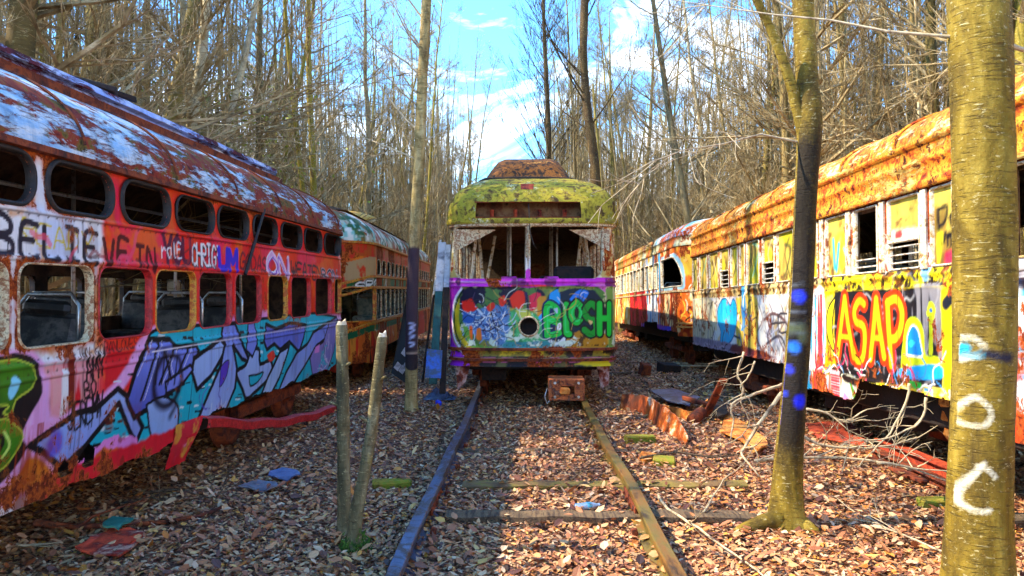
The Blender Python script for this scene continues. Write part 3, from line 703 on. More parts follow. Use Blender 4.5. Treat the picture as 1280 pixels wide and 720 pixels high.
        P.poly([(372, 440), (384, 430), (392, 415), (411, 402), (409, 422), (396, 432), (384, 455), (372, 478), (359, 493), (350, 498), (360, 465)], md, out=O, ow=ow, sm=False, grad=lt)
        P.poly([(393, 436), (404, 428), (412, 402), (421, 396), (419, 440), (412, 468), (396, 475), (389, 448)], '8a80c8', out=O, ow=.03, sm=False); P.scribble((408, 448), (.25, .14), 22, .02, ['2a2058', '18b8cc', 'd8d0f0'], 4)
        P.poly([(334, 444), (342, 438), (344, 448), (338, 452)], 'e83a28', .01); P.poly([(395, 434), (400, 430), (400, 440), (394, 442)], 'f48ad8', .01, sm=False)
        P.stroke([(206, 442), (194, 470), (196, 498), (208, 508), (220, 500), (228, 478)], .07, '140a1e', .05, a=.95); P.stroke([(210, 444), (224, 448), (228, 470)], .05, '140a1e', .04, a=.9); P.stroke([(224, 505), (218, 520)], .06, '140a1e', .05, a=.8)
        for x in (198, 206, 214, 222): P.stroke([(x, 446), (x - 3, 480)], .022, '100818', .012)
        P.text('JEREMY', (88, 540), (132, 518), .17, .020, '0c0a14', .18, .05, seed=20, drip=2)
        # white scratched line following the belt
        s0, h0 = T.side(190, 427); P.stroke([(s0, 1.27), (s0 + 6, 1.275)], .010, 'f0e8f0', conv=False)
        # burnt and flaking lower edge
        P.poly([(66, 590), (82, 560), (110, 578), (150, 548), (180, 556), (150, 580), (90, 600)], 'f070c0', .02, .08, a=.0)
        P.poly([(104, 578), (118, 562), (150, 545), (178, 546), (180, 556), (150, 566), (120, 590)], 'f48ad8', .01, .1); P.poly([(112, 585), (128, 566), (150, 560), (165, 560), (150, 575)], 'e8641a', .02, .09)
        P.all(sstep(.62, .585, H + P.j1 * .05) * (S >= X(60)) * (S < X(258)), 'e0182c')
        P.blobs(5, .60, '8a2a10', 44, sstep(1.0, .6, H) * (S < X(180)), 18, a=.8)
        for hz_ in (2.20, 1.915, 1.285, 1.208): P.all(np.clip((.007 - np.abs(H - hz_)) / .006, 0, 1) * .7, '240e10')
        P.seams(1.55, .45, 2.6, (1.25, 1.33, 1.96, 2.19), T.sd)
        P.A = .16 + .42 * sstep(.45, .7, fbm(S * 2, H * 2, 3, 4)) + .45 * sstep(2.5, 2.6, H) + .25 * (S < X(128)) * (H > 1.3) + .22 * sstep(.75, .5, H) - .12 * ((S > X(190)) & (H < 1.25)) - .25 * ((H > 1.95) & (H < 2.22))
        for w in lo + up:
            d = np.maximum(np.maximum(w['s0'] - S, S - w['s1']), np.maximum(w['h0'] - H, H - w['h1'])); P.A += .38 * np.clip(1 - d / .05, 0, 1) * (S < X(128))
    body = T.sheet('body', ss, hs, M['paint'], allh, paint, offf=off, cut=cut, tf=T.side)
    for i, w in enumerate(lo):
        T.rim(w, M['rim_cream'] if w['s1'] < T.side(120, 400)[0] else (M['rim_red'] if i % 3 else M['rim_orange']), 'window', .014, .05, .006)
    for w in up: T.rim(w, M['rubber'], 'window', .030 if w['s0'] < T.side(215, 400)[0] else .014, .05, .010)
    for w in mirrored(lo + up): T.rim(w, M['rubber'], 'window', .03, .05, .01)
    s0, s1 = T.sd - 0.5, T.sd + 11.8
    roof = T.sheet('roof', T.grid([(-T.T, T.T, .10)]), None, M['roof_blue'], kf=roof_profile(2.60, .68, 2.1, 20, .05), off=-.02)
    # gutter lip
    T.strip('gutter', -T.T + .01, 2.595, .05, .05, M['rust'], .12, s_end=T.T - .01, off=-.015)
    for k in range(10):
        S_ = T.sd + .5 + 1.22 * k; MB().tube([T.pos(S_, z, o + .0, kk) for kk, z, o in roof_profile(2.60, .68, 2.1, 20, .05)[2:17]], .010, 4).build('roof_seam', M['rust'], T.root)
    # raised ventilation monitor along the roof
    mb = MB(); y0, y1 = -.2, 12.0; hw = .62; N_ = 60
    prof = [(-hw - .10, 3.14), (-hw, 3.16), (-hw + .01, 3.34), (-hw - .05, 3.35), (-hw - .04, 3.40), (-hw * .55, 3.47), (0, 3.50), (hw * .55, 3.47), (hw + .04, 3.40), (hw + .05, 3.35), (hw - .01, 3.34), (hw, 3.16), (hw + .10, 3.14)]
    for i in range(N_ + 1):
        y = y0 + (y1 - y0) * i / N_; e = min(1, (y1 - y) / .7 + .55, (y - y0) / .7 + .55)
        for x, z in prof: mb.v.append(Vector((x * e, y, 3.1 + (z - 3.1) * min(1, e + .02) + random.uniform(-.004, .004))))
    k = len(prof)
    for i in range(N_):
        for j in range(k - 1): mb.f.append((i * k + j, i * k + j + 1, (i + 1) * k + j + 1, (i + 1) * k + j))
    mb.f.append(tuple(range(k))); mb.f.append(tuple(N_ * k + q for q in reversed(range(k))))
    mn = mb.build('roof_monitor', M['monitor_blue'], T.root)
    d = MB()
    for sx in (-1, 1): d.box((sx * (hw + .004), 5.9, 3.25), (.02, 12.0, .13), None, .004)
    d.build('louvre', M['rust'], mn)
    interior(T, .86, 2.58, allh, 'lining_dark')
    T.sheet('ceiling', T.grid([(-T.T, T.T, .3)]), None, M['lining_dark'], kf=roof_profile(2.55, .60, 2.1, 8, .0), off=-.06)
    seats(T, .80, [1.6 + .92 * i for i in range(11)], 'seat', skip=.5)
    for y in (4.0, 5.7, 7.5, 9.2, 10.9):
        MB().tube([(.45, y, .86), (.45, y, 3.1)], .017, 8).build('stanchion', M['chrome'], T.root, True)
    hr = MB().tube([(.5, .6, 2.5), (.5, 12.6, 2.5)], .016, 8).build('handrail', M['chrome'], T.root, True)
    underframe(T, .50, .84, .8, 12.4, (2.6, 10.6))
    # hanging skirt panel, pink fading to red
    q = [T.side(*p) for p in ((222, 552), (258, 530), (256, 545), (246, 580), (226, 585))]
    s0 = min(a for a, b in q); s1 = max(a for a, b in q)
    def pp(P):
        P.all(1.0, 'e02a40'); P.blobs(4, .45, 'f47ac8', 3); P.all(sstep(.42, .30, P.H) * .9, 'e01828'); P.blobs(7, .6, 'e8a040', 7); P.wear(4, .3, .7)
    T.sheet('skirt_panel', np.linspace(s0, s1, 40), np.linspace(.20, .62, 40), M['paint'], paint=pp, off=.0, offf=lambda s, h: -.03 - .1 * sstep(.6, .2, h),
            cut=lambda s, h: (s < s0 + .03 + (.6 - h) * .02) | (s > s1 - (.62 - h) * .38) | (h < .22 + .04 * fbm(s * 20, s * 0, 4)))
    # long skirt edge torn down to the ground
    a = T.mat @ Vector((1.29, T.side(258, 530)[0] - T.sd + T.d, .56)); b = T.mat @ Vector((1.34, T.side(415, 513)[0] - T.sd + T.d, .05))
    m = MB(); Np = 26; pr = [(-.012, -.055), (.014, -.05), (.02, .03), (-.05, .055), (-.055, .045), (0, .025)]
    dirv = (b - a)
    for i in range(Np + 1):
        t = i / Np; c = a + dirv * t + Vector((.02 * math.sin(t * 9), 0, -.10 * math.sin(pi * t) + .01 * math.sin(t * 23)))
        for x, z in pr: m.v.append(c + Vector((x, 0, z)))
    k = len(pr)
    for i in range(Np):
        for j in range(k): m.f.append((i * k + j, i * k + (j + 1) % k, (i + 1) * k + (j + 1) % k, (i + 1) * k + j))
    m.f.append(tuple(reversed(range(k)))); m.f.append(tuple(Np * k + j for j in range(k)))
    o = m.build('skirt_strip', M['rim_red'], T.root); o.matrix_parent_inverse = T.root.matrix_world.inverted(); o.matrix_parent_inverse = T.inv
    # diagonal dark bar leaning across windows
    (sa_, ha_), (sb_, hb_) = T.side(327, 262), T.side(303, 343)
    MB().tube([T.pos(sa_, ha_, .03)[()], T.pos(sb_, hb_, .03)[()]], .018, 6).build('wiper_bar', M['rubber'], T.root)
    return T
RED = build_red()

# ============================================================ GREEN AND ORANGE TRAM (behind the red one)
def build_green():
    T = Tram('tram', 'green roofed tram with orange and yellow striped sides, behind the red tram', (-4.02, 12.65, 0), rad(2.0), 13.0, d=1.15, n=2.0)
    sd = T.sd
    zs, zt = 1.19, 1.76
    front = [dict(s0=-.62, s1=-.05, h0=zs + .05, h1=zt + .06, r=.12), dict(s0=.05, s1=.62, h0=zs + .05, h1=zt + .06, r=.12)]
    corner = [dict(s0=.72, s1=sd - .10, h0=zs, h1=zt + .02, rc=(.06, .05, .06, .30))]
    lo = [dict(s0=sd + .05 + .62 * i, s1=sd + .61 + .62 * i, h0=zs, h1=zt, r=.04) for i in range(18)]
    up = [dict(s0=sd + .10 + .62 * i, s1=sd + .56 + .62 * i, h0=2.04, h1=2.32, r=.10) for i in range(17)]
    vis = corner + lo + up; holes = front + vis + mirrored(vis)
    ss = T.grid([(-T.T, .5, .1), (.5, sd + 5, .018), (sd + 5, sd + 11.6, .035), (sd + 11.6, T.T, .1)], holes)
    hs = T.grid([(.36, 2.60, .017)], vis, ('h0', 'h1'))
    tf = T.side
    band = lambda s: np.clip(.17 * sstep(sd - .2, sd - 1.3, s), 0, 1)       # mouldings dip towards the nose
    def paint(P):
        S, H = P.S, P.H; Hn = H + band(S)
        P.all(1.0, 'd8601a'); P.blobs(2.2, .5, 'f07a1a', 3); P.streaks(9, .52, 'e08a2a', 5, (H < 1.1) * 1.0); P.streaks(13, .58, 'd82a18', 8, (H < 1.1) * 1.0); P.streaks(10, .62, '3a140c', 11, (H < 1.1) * 1.0)
        P.all(((Hn > 1.12) & (Hn < 1.20)) * 1.0, 'c87818'); P.all(((Hn > .98) & (Hn < 1.10)) * (S < sd + 4), '18603a')
        P.all(((Hn > 1.80) & (Hn < 2.0)) * 1.0, '2c6a3a'); P.blobs(3, .52, 'd8d0c0', 21, ((Hn > 1.80) & (Hn < 2.0)) * (S < sd + 2.5), 20); P.blobs(4, .55, '8a6a2a', 24, ((Hn > 1.80) & (Hn < 2.0)) * (S > sd + .8), 20)
        P.text('SRODK', (sd - .75, 1.74), (sd + .7, 1.84), .14, .035, 'f0ece4', .15, .05, seed=3, out='14100c', ow=.03, conv=False)
        P.all((H > 2.36) * .8, 'b8501a'); P.blobs(5, .55, 'd82c1c', 28, (H > 2.3) * 1.0)
        P.blobs(2, .5, '7a1a10', 30, (S > sd + 5) * (H < 1.1)); P.all(((Hn > 2.0) & (Hn < 2.36) & (S < sd - .05)) * .85, 'b8a070'); P.blobs(3, .48, 'd83a1c', 35, (Hn > 1.9) * (S < sd - .5), 16)
        P.blobs(3.5, .5, '8ab0c0', 39, (Hn < 2.0) * (Hn > 1.4) * (S < sd - .9), 16); P.poly([(sd + 7, .4), (sd + 9, .4), (sd + 8.6, 1.1), (sd + 7.2, 1.0)], 'e0281a', .1, .3, conv=False)
        P.scribble((sd + 2, .8), (2.5, .25), 26, .03, ['e8b020', '3a180c', 'e8d8c0'], 4, conv=False, a=.7)
        P.A = .25 + .5 * sstep(.45, .65, fbm(S * 2.5, H * 1.2, 9, 4))
    T.sheet('body', ss, hs, M['paint_soft'], holes, paint, cut=lambda s, h: (h < .40 + .06 * fbm(s * 3, s * 0, 4)) | ((s > sd + 1.4) & (s < sd + 3.6) & (h < .62)))
    for w in front + corner: T.rim(w, M['rim_orange'], 'window', .026, .05, .014)
    for w in lo + up: T.rim(w, M['rim_cream'], 'window', .014, .02, .004)
    for w in mirrored(vis): T.rim(w, M['rubber'], 'window', .026, .05, .01)
    for h, hh in ((2.00, .05), (1.795, .05), (1.145, .04)):
        T.strip('belt_moulding', .0, h, hh, .022, M['rim_orange'], .08, s_end=sd + 11.5, hf=(lambda v, h=h: h - float(band(v))))
    T.strip('gutter', -T.T + .01, 2.60, .05, .05, M['rim_orange'], .1, s_end=T.T - .01, off=-.01)
    def rp(P):
        S, H = P.S, P.H; P.all(1.0, '4a6a30'); P.blobs(1.5, .48, '2c5a2c', 2, sharp=20); P.blobs(2.4, .54, '8a6a3a', 4, sharp=20); P.blobs(2, .55, 'c8b898', 6, sharp=24, asp=1.6); P.blobs(3, .6, 'b04a2c', 8, sharp=24); P.blobs(5, .60, '8ac0b0', 10, (S < sd + 1.5) * 1.0, 24); P.blobs(7, .6, 'e8e0d0', 12, sharp=24)
        P.A = .3 + .35 * sstep(.45, .7, fbm(S * 2.5, H * 3, 9, 4))
    T.sheet('roof', T.grid([(-T.T, 0, .09), (0, sd + 6, .04), (sd + 6, T.T, .09)]), None, M['paint_soft'], paint=rp, kf=roof_profile(2.60, .66, 2.1, 40, .04), off=-.02)
    mb = MB(); hw = .55; N_ = 50
    prof = [(-hw, 3.12), (-hw + .03, 3.30), (-hw - .04, 3.31), (-hw * .6, 3.38), (0, 3.41), (hw * .6, 3.38), (hw + .04, 3.31), (hw - .03, 3.30), (hw, 3.12)]
    for i in range(N_ + 1):
        y = .9 + 11.2 * i / N_; e = min(1, (y - .9) / .9 * .5 + .5, (12.1 - y) / .9 * .5 + .5)
        for x, z in prof: mb.v.append(Vector((x * e, y, 3.0 + (z - 3.0) * min(1, e + .1))))
    k = len(prof)
    for i in range(N_):
        for j in range(k - 1): mb.f.append((i * k + j, i * k + j + 1, (i + 1) * k + j + 1, (i + 1) * k + j))
    mb.f.append(tuple(range(k))); mb.f.append(tuple(N_ * k + q for q in reversed(range(k))))
    mb.build('roof_monitor', M['monitor_rust'], T.root)
    hood = MB(); N2 = 10
    for i in range(N2 + 1):
        t = i / N2; y = 3.9 + 1.0 * t; w_ = .40 + .26 * math.sin(t * pi / 2); z = 3.40 + .22 * math.sin(t * pi / 2)
        for a in range(9): u = -1 + a / 4; hood.v.append(Vector((u * w_, y, z - .16 * u * u)))
    for i in range(N2):
        for a in range(8): hood.f.append((i * 9 + a, i * 9 + a + 1, (i + 1) * 9 + a + 1, (i + 1) * 9 + a))
    hd = hood.build('monitor_hood', mat_rough('yellow_painted_hood', ['d8a810', 'c08a10', 'e8c030'], 5, .5, .3), T.root, True)
    sm = hd.modifiers.new('thickness', 'SOLIDIFY'); sm.thickness = .03
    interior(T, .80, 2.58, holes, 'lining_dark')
    T.sheet('ceiling', T.grid([(-T.T, T.T, .3)]), None, M['lining_dark'], kf=roof_profile(2.55, .6, 2.1, 8, .0), off=-.06)
    seats(T, .80, [1.9 + .85 * i for i in range(10)], 'seat_green')
    underframe(T, .45, .78, .9, 12, (2.8, 10.2))
    return T
GREEN = build_green()

# ============================================================ MIDDLE TRAM (on the track, facing the camera)
def build_middle():
    T = Tram('tram', 'tram facing the camera on the track with mossy domed roof and green lettering', (0.115, 11.0, 0), 0, 13.5, d=.42, n=3.0)
    fx = lambda a, b, z0, z1, r, **k: dict(s0=T.front(a, 360)[0], s1=T.front(b, 360)[0], h0=z0, h1=z1, r=r, **k)
    ws = [fx(567, 657, 1.915, 2.69, .1, rc=(.16, .03, .03, .05)), fx(663, 754, 1.915, 2.69, .1, rc=(.03, .16, .05, .03))]
    sw = [wy_(T, .62 + .74 * i, 1.20 + .74 * i, 1.92, 2.62, .06) for i in range(17)]
    hx, hz = T.front(661, 408); hx = float(hx); hl = dict(s0=hx - .13, s1=hx + .13, h0=hz - .13, h1=hz + .13, r=.13)
    holes = ws + sw + mirrored(sw) + [hl]
    e = T.sd + .3
    ss = T.grid([(-T.T, -e, .10), (-e, e, .0125), (e, T.T, .10)], ws + sw + mirrored(sw)); hs = T.grid([(.60, 2.75, .0125)], ws, ('h0', 'h1'))
    def off(s, h):
        o = .018 * (np.exp(-((h - .86) / .018) ** 2) + np.exp(-((h - .74) / .02) ** 2) + np.exp(-((h - 1.80) / .018) ** 2) + np.exp(-((h - 1.87) / .015) ** 2)) - .03 * sstep(1.0, .6, h) + .03 * sstep(.66, .60, h)
        return o - .05 * sstep(1.9, 2.7, h) * (np.abs(s) < e)
    def paint(P):
        S, H = P.S, P.H; f = T.front
        P.all(1.0, '8a8a3c'); P.blobs(3, .5, '4a7a3c', 2); P.blobs(4, .55, 'b8a83c', 5); P.blobs(5, .6, 'd8d8a0', 8, sharp=18)
        P.poly([(632, 392), (650, 386), (672, 392), (690, 396), (700, 425), (690, 436), (628, 434), (622, 410)], '4ab86a', .03, .06); P.blobs(9, .56, '2c7a4a', 12, (H < 1.4) * (S > f(625, 400)[0]) * (S < f(705, 400)[0]), a=.8)
        P.blobs(8, .6, 'e8ecd0', 15, (H < 1.3) * 1.0, 20, a=.8)
        # dark and blue left half
        P.poly([(576, 362), (600, 358), (640, 358), (676, 362), (676, 378), (650, 384), (610, 386), (590, 396), (580, 400), (573, 380)], '1a1430', .03, .08); P.blobs(5, .52, '5a8a3c', 71, (H > 1.4) * (H < 1.78) * 1.0, 14, a=.8)
        P.poly([(580, 392), (605, 385), (634, 383), (636, 402), (630, 430), (604, 424), (588, 412), (578, 404)], '5a86b8', .03, .08); P.scribble((608, 402), (.28, .16), 90, .014, ['c8d8e8', '2a4a8a', '20203a', 'e8e8e0', '7aa0d0', '4a3a5a'], 3)
        P.poly([(578, 388), (592, 396), (588, 404), (578, 402)], '2a5aa8', .02, .04)
        P.poly([(577, 376), (590, 374), (594, 384), (584, 390), (578, 385)], 'f02818', .015, .05); P.poly([(583, 384), (598, 384), (590, 389)], 'f02818', .015, .03)
        P.poly([(608, 384), (616, 378), (619, 384), (611, 389)], 'e8301c', .012, .03); P.poly([(623, 373), (630, 370), (632, 379), (626, 383)], 'f03018', .012, .04)
        P.poly([(636, 374), (645, 364), (656, 366), (654, 384), (642, 385)], 'f03018', .015, .06); P.poly([(662, 368), (674, 366), (676, 380), (666, 388), (662, 384)], 'e82848', .015, .05)
        P.poly([(673, 370), (682, 372), (681, 390), (672, 394)], 'd8902a', .02, .05); P.poly([(645, 388), (660, 387), (664, 396), (650, 398)], 'c8c84a', .02, .04); P.stroke([(658, 366), (660, 386)], .03, '2a2050')
        P.poly([(586, 408), (590, 408), (590, 424), (586, 424)], 'f0641a', .012, .03); P.poly([(596, 410), (601, 410), (602, 424), (596, 424)], 'f07a1a', .012, .03); P.poly([(578, 408), (584, 410), (590, 428), (604, 432), (616, 434), (590, 436)], '6aa03c', .02, .05)
        P.poly([(628, 428), (700, 426), (704, 434), (626, 436)], '2a7aa0', .02, .03, a=.7)
        # magenta rim
        P.all(sstep(1.79, 1.80, H) * sstep(2.6, 1.88, H) * (H < 1.93), 'd030c0'); P.all((H > 1.93) * 1.0, 'c8b468'); P.blobs(6, .5, 'e8e0c0', 20, (H > 1.93) * 1.0); P.blobs(7, .58, 'b86a2a', 22, (H > 1.93) * 1.0)
        P.all((H > 1.93) * (np.abs(S - f(660, 400)[0]) < .1), 'e0d8d0')
        P.poly([(556, 354), (578, 356), (566, 380), (564, 420), (576, 440), (590, 452), (600, 458), (556, 460)], 'c02ab8', .012, .02); P.poly([(556, 400), (562, 420), (572, 440), (588, 458), (556, 460)], '8a2ac8', .02, .03)
        P.stroke([(577, 360), (567, 376), (564, 400), (566, 420), (576, 438), (590, 456)], .035, 'f4e0f4'); P.stroke([(579, 362), (570, 378), (567, 400), (570, 420), (580, 438)], .02, '101018')
        P.poly([(574, 372), (568, 388), (568, 408), (573, 422), (583, 436), (590, 436), (578, 420), (573, 400), (574, 384)], 'b8a820', .012)
        P.poly([(648, 352), (661, 335), (674, 352), (690, 354), (661, 360), (634, 354)], 'd030c0', .01); P.stroke([(560, 352), (612, 353), (650, 353)], .02, 'f0b0e8', .02); P.stroke([(640, 357), (690, 357)], .03, 'e02820', .01, .01)
        P.poly([(740, 355), (757, 354), (758, 372), (768, 400), (762, 372), (752, 362)], 'd86ac0', .012, .03); P.poly([(757, 362), (768, 362), (768, 440), (762, 440), (762, 400)], '7aa04a', .02, .04)
        # cloud behind the green lettering and the letters
        P.poly([(680, 384), (684, 372), (696, 360), (724, 357), (744, 364), (756, 380), (760, 400), (750, 420), (700, 428), (684, 424), (679, 404)], '12283a', .02, .03)
        P.poly([(688, 366), (697, 362), (700, 374), (698, 382), (686, 384)], '1a9ae0', .012, .02); P.poly([(712, 374), (724, 362), (736, 366), (722, 382)], '1a7ae0', .012, .02); P.poly([(673, 396), (680, 390), (683, 400), (676, 402)], '1aa8e8', .01)
        P.poly([(700, 358), (728, 358), (740, 362), (715, 360), (698, 366)], '8a9a4a', .015, .03)
        P.poly([(679, 408), (684, 402), (686, 420), (696, 428), (706, 420), (704, 430), (690, 430), (680, 418)], 'e8f0f8', .012); P.poly([(708, 418), (736, 412), (758, 418), (756, 436), (712, 436)], 'b8821c', .02, .05); P.blobs(12, .55, '5a3a14', 30, (H < 1.08) * (H > .9) * (S > f(705, 420)[0]))
        P.blobs(9, .60, 'd8e8d0', 33, (H < 1.1) * (H > .9) * 1.0, 20)
        for t, a, b, bl, sz in (('B', 684, 702, 419, .46), ('l', 700, 717, 417, .45), ('O', 714, 729, 403, .31), ('S', 730, 749, 418, .48), ('H', 750, 764, 417, .46)):
            P.text(t, (a, bl), (b, bl), sz, .088, '10c83c' if t != 'S' else '0a9c2c', .10, .01, seed=3, out='0e2a5a' if t == 'B' else '0c2418', ow=.06)
        for t, a, b, bl, sz in (('B', 685, 701, 417, .40), ('l', 700, 716, 415, .40), ('O', 715, 728, 402, .26)): P.text(t, (a, bl), (b, bl), sz, .02, '2ad86a', .10, .03, seed=4)
        P.poly([(697, 404), (701, 404), (701, 411), (696, 412)], 'f0f0e8', .008); P.poly([(735, 400), (741, 402), (738, 406)], 'e8c07a', .008); P.poly([(692, 386), (697, 385), (696, 392)], 'b8c8d8', .008)
        # lower rails
        P.all((H < .885) * 1.0, '6a6430'); P.all(((H > .76) & (H < .85)) * 1.0, '8a7a24'); P.blobs(6, .52, 'd8b820', 40, (H > .75) * (H < .86) * 1.0, 12); P.blobs(7, .52, '2a1c14', 42, (H < .86) * 1.0, 12); P.all(((H < .75) & (H > .66)) * (P.j1 > -.03), 'b85a90'); P.blobs(6, .5, '1c1418', 44, (H < .76) * 1.0, 12)
        P.poly([(662, 462), (669, 448), (676, 462)], 'e03ac0', .008); P.poly([(558, 440), (578, 442), (592, 462), (556, 462)], '9a2ad0', .01); P.stroke([(574, 438), (592, 456), (600, 462)], .03, 'e8d8f0')
        P.poly([(720, 456), (740, 448), (762, 450), (762, 460)], 'd8c820', .02, .06)
        P.stroke([(560, 436.5), (766, 436.5)], .014, 'e8e0c8', .006, .01, a=.8); P.stroke([(560, 447.5), (766, 447.5)], .012, 'd8c898', .006, .01, a=.7)
        P.scribble((661, 400), (.9, .4), 60, .012, ['101010', 'e8e8d8', '2a3a2a', 'c8a040'], 12, a=.75)
        P.all((H > 2.69) * 1.0, 'c88a4a'); P.blobs(8, .5, 'f0e0c0', 50, (H > 2.68) * 1.0, 14)
        P.blobs(7, .53, '4a1a40', 61, (H > 1.79) * (H < 1.93) * 1.0, 12, a=.8); P.seams(9, .6, .7, (.80, .92, 1.77))
        P.A = .26 + .45 * sstep(.45, .68, fbm(S * 3, H * 3, 9, 4)) + .2 * (H > 1.95) + .15 * (H < .9) + .12 * (H > 1.79) * (H < 1.93) - .26 * ((H > .92) & (H < 1.78))
    T.sheet('body', ss, hs, M['paint'], holes, paint, offf=off, tf=T.front)
    for w in ws: T.rim(w, M['rim_cream'], 'windscreen', .03, .06, -.02)
    for w in sw + mirrored(sw): T.rim(w, M['rim_cream'], 'window', .026, .05, .012)
    hr = T.rim(hl, M['rim_cream'], 'headlight_ring', .03, .03, .03)
    hb = MB(); q = Vector(T.pos(hx, hz, -.02)); n_ = 24; hb.tube([q, q + Vector((0, .15, 0))], .132, n_, False); hb.build('headlight_bucket', M['rubber'], hr, True)
    b = MB(); c = T.pos(hx, hz, -.16); n = 20
    b.v.append(Vector(c))
    for k in range(n): b.v.append(Vector(T.pos(hx + .15 * math.cos(2 * pi * k / n), hz + .15 * math.sin(2 * pi * k / n), -.155)))
    for k in range(n): b.f.append((0, 1 + k, 1 + (k + 1) % n))
    b.build('reflector', M['dark'], hr)
    # roof with the sign opening
    so = fx(595, 726, 2.835, 3.055, .03)
    P_ = [(1, 2.735, .06), (1, 2.765, .075)] + [(1 - (1 - math.cos(t) ** (2 / 2.7)), 2.77 + .80 * math.sin(t) ** (2 / 2.7), .06 * math.cos(t)) for t in np.linspace(.02, pi / 2 - .001, 34)]
    P_[-1] = (0, 3.57, 0)
    T.sheet('roof', T.grid([(-T.T, -1.7, .1), (-1.7, 1.7, .03), (1.7, T.T, .1)], [so]), None, M['moss_roof'], [so], kf=P_, off=-.02, yc=1.5)
    bx = MB(); sx0, sx1 = T.front(592, 360)[0], T.front(729, 360)[0]
    bx.box(((sx0 + sx1) / 2, .42, 2.94), (sx1 - sx0, .03, .34)); bx.box(((sx0 + sx1) / 2, .26, 2.80), (sx1 - sx0, .33, .03)); bx.box(((sx0 + sx1) / 2, .30, 3.11), (sx1 - sx0, .26, .02))
    for sgn, xx in ((-1, sx0), (1, sx1)): bx.box((xx, .28, 2.95), (.02, .3, .32))
    sb = bx.build('sign_box', M['lining'], T.root)
    for px_ in (614, 644, 675, 707): MB().tube([(T.front(px_, 360)[0], .30, 2.82), (T.front(px_, 360)[0], .30, 2.90), (T.front(px_, 360)[0], .30, 2.97)], [.035, .03, .035], 10).build('bulb_holder', M['rust_red'], sb)
    fr = MB(); a0, a1 = sx0 + .02, sx1 - .02
    for z in (2.832, 3.058): fr.box(((a0 + a1) / 2, .055, z), (a1 - a0, .05, .018))
    fr.build('sign_frame', M['rust'], T.root)
    # badge above the sign
    bd = MB(); c = T.front(659, 360)[0]; bd.box((c, .20, 3.30), (.20, .03, .16), Euler((rad(-50), 0, 0)).to_matrix(), .006); bd.build('badge', M['rust_red'], T.root)
    # roof hood and monitor
    N_ = 46; mb = MB(); L0, L1 = .75, 11.8; prof_u = np.linspace(-1, 1, 13)
    for i in range(N_ + 1):
        t = i / N_; y = L0 + (L1 - L0) * t ** 1.3; e = min(1, (y - L0) / .8); f = math.sin(e * pi / 2) ** .6
        for u in prof_u:
            x = -.06 + u * .75 * (.86 + .14 * f); z = 3.52 + (.43 * f) * min(1, (1 - abs(u)) * 2.6) ** .8 + (.03 if abs(u) > .99 else 0) * 0; pass
            mb.v.append(Vector((x, y, z)))
    k = len(prof_u)
    for i in range(N_):
        for j in range(k - 1): mb.f.append((i * k + j, i * k + j + 1, (i + 1) * k + j + 1, (i + 1) * k + j))
    mb.f.append(tuple(Vi for Vi in range(k))); mb.build('roof_monitor', M['monitor_rust'], T.root, True)
    fl = MB(); fl.tube([(-.85, 6, 3.525), (-.85, 1.1, 3.52), (-.75, .76, 3.505), (-.36, .62, 3.50), (.24, .62, 3.50), (.63, .76, 3.505), (.73, 1.1, 3.52), (.73, 6, 3.525)], .026, 6); fl.build('monitor_flange', M['dark'], T.root)
    # centre pillar, cable, mouldings
    c = T.front(660, 360)[0]
    MB().box((c, .045, 2.31), (.055, .05, .80), None, .012).build('centre_pillar', M['rim_white'], T.root)
    MB().tube([(c - .01, .9, 3.60), (c, .55, 3.46), (c, .25, 3.25), (c + .01, .02, 3.0), (c + .02, -.01, 2.8), (c + .03, -.02, 2.6), (c + .09, .0, 2.40), (c + .13, .02, 2.36)], .010, 6).build('cable', M['rubber'], T.root, True)
    T.strip('gutter', -T.T + .01, 2.725, .055, .05, M['rim_cream'], .08, s_end=T.T - .01, off=-.03)
    T.strip('bumper', -T.sd - .1, .86, .045, .03, M['rust'], .06, s_end=T.sd + .1); T.strip('bumper', -T.sd - .1, .70, .045, .022, M['rust'], .06, s_end=T.sd + .1, off=-.008)
    interior(T, .95, 2.7, ws + sw + mirrored(sw) + [dict(hl, s0=hl['s0'] - .02, s1=hl['s1'] + .02, h0=.9, h1=hl['h1'] + .02, r=0)], 'lining')
    T.sheet('ceiling', T.grid([(-T.T, T.T, .25)]), None, M['lining'], [dict(s0=-1.8, s1=1.8, h0=0, h1=3.3, r=0)], kf=roof_profile(2.66, .68, 2.6, 12, 0), off=-.07)
    for sx in (-1, 1):
        MB().plate([(sx * 1.16, .14, 2.66), (sx * .55, .22, 2.66), (sx * 1.16, .16, 2.33)], (0, 1, 0), .02).build('cove_panel', M['rim_cream'], T.root)
    bh = MB(); bh.box((-.78, 7.5, 1.85), (.8, .04, 1.8)); bh.box((.78, 7.5, 1.85), (.8, .04, 1.8)); bh.box((0, 7.5, 2.65), (.8, .04, .5)); bh.build('bulkhead', M['wood'], T.root)
    for (x, y) in ((-.35, 1.1), (.42, 1.3), (-.42, 2.2), (.40, 3.0), (-.4, 3.8), (.42, 4.8), (-.1, 1.5)): MB().tube([(x, y, .95), (x, y, 3.1)], .018, 8).build('stanchion', M['pole_white'], T.root, True)
    for k, (x, y, a) in enumerate(((-.95, 1.0, 6), (-.85, 1.5, -5), (-.72, 1.9, 10), (.93, 1.2, -6), (.8, 1.8, 7), (1.0, 2.4, -9))):
        MB().box((x, y, 2.2), (.05, .03, 1.0), Euler((0, rad(a), 0)).to_matrix(), .006).build('window_post', M['rim_white'], T.root)
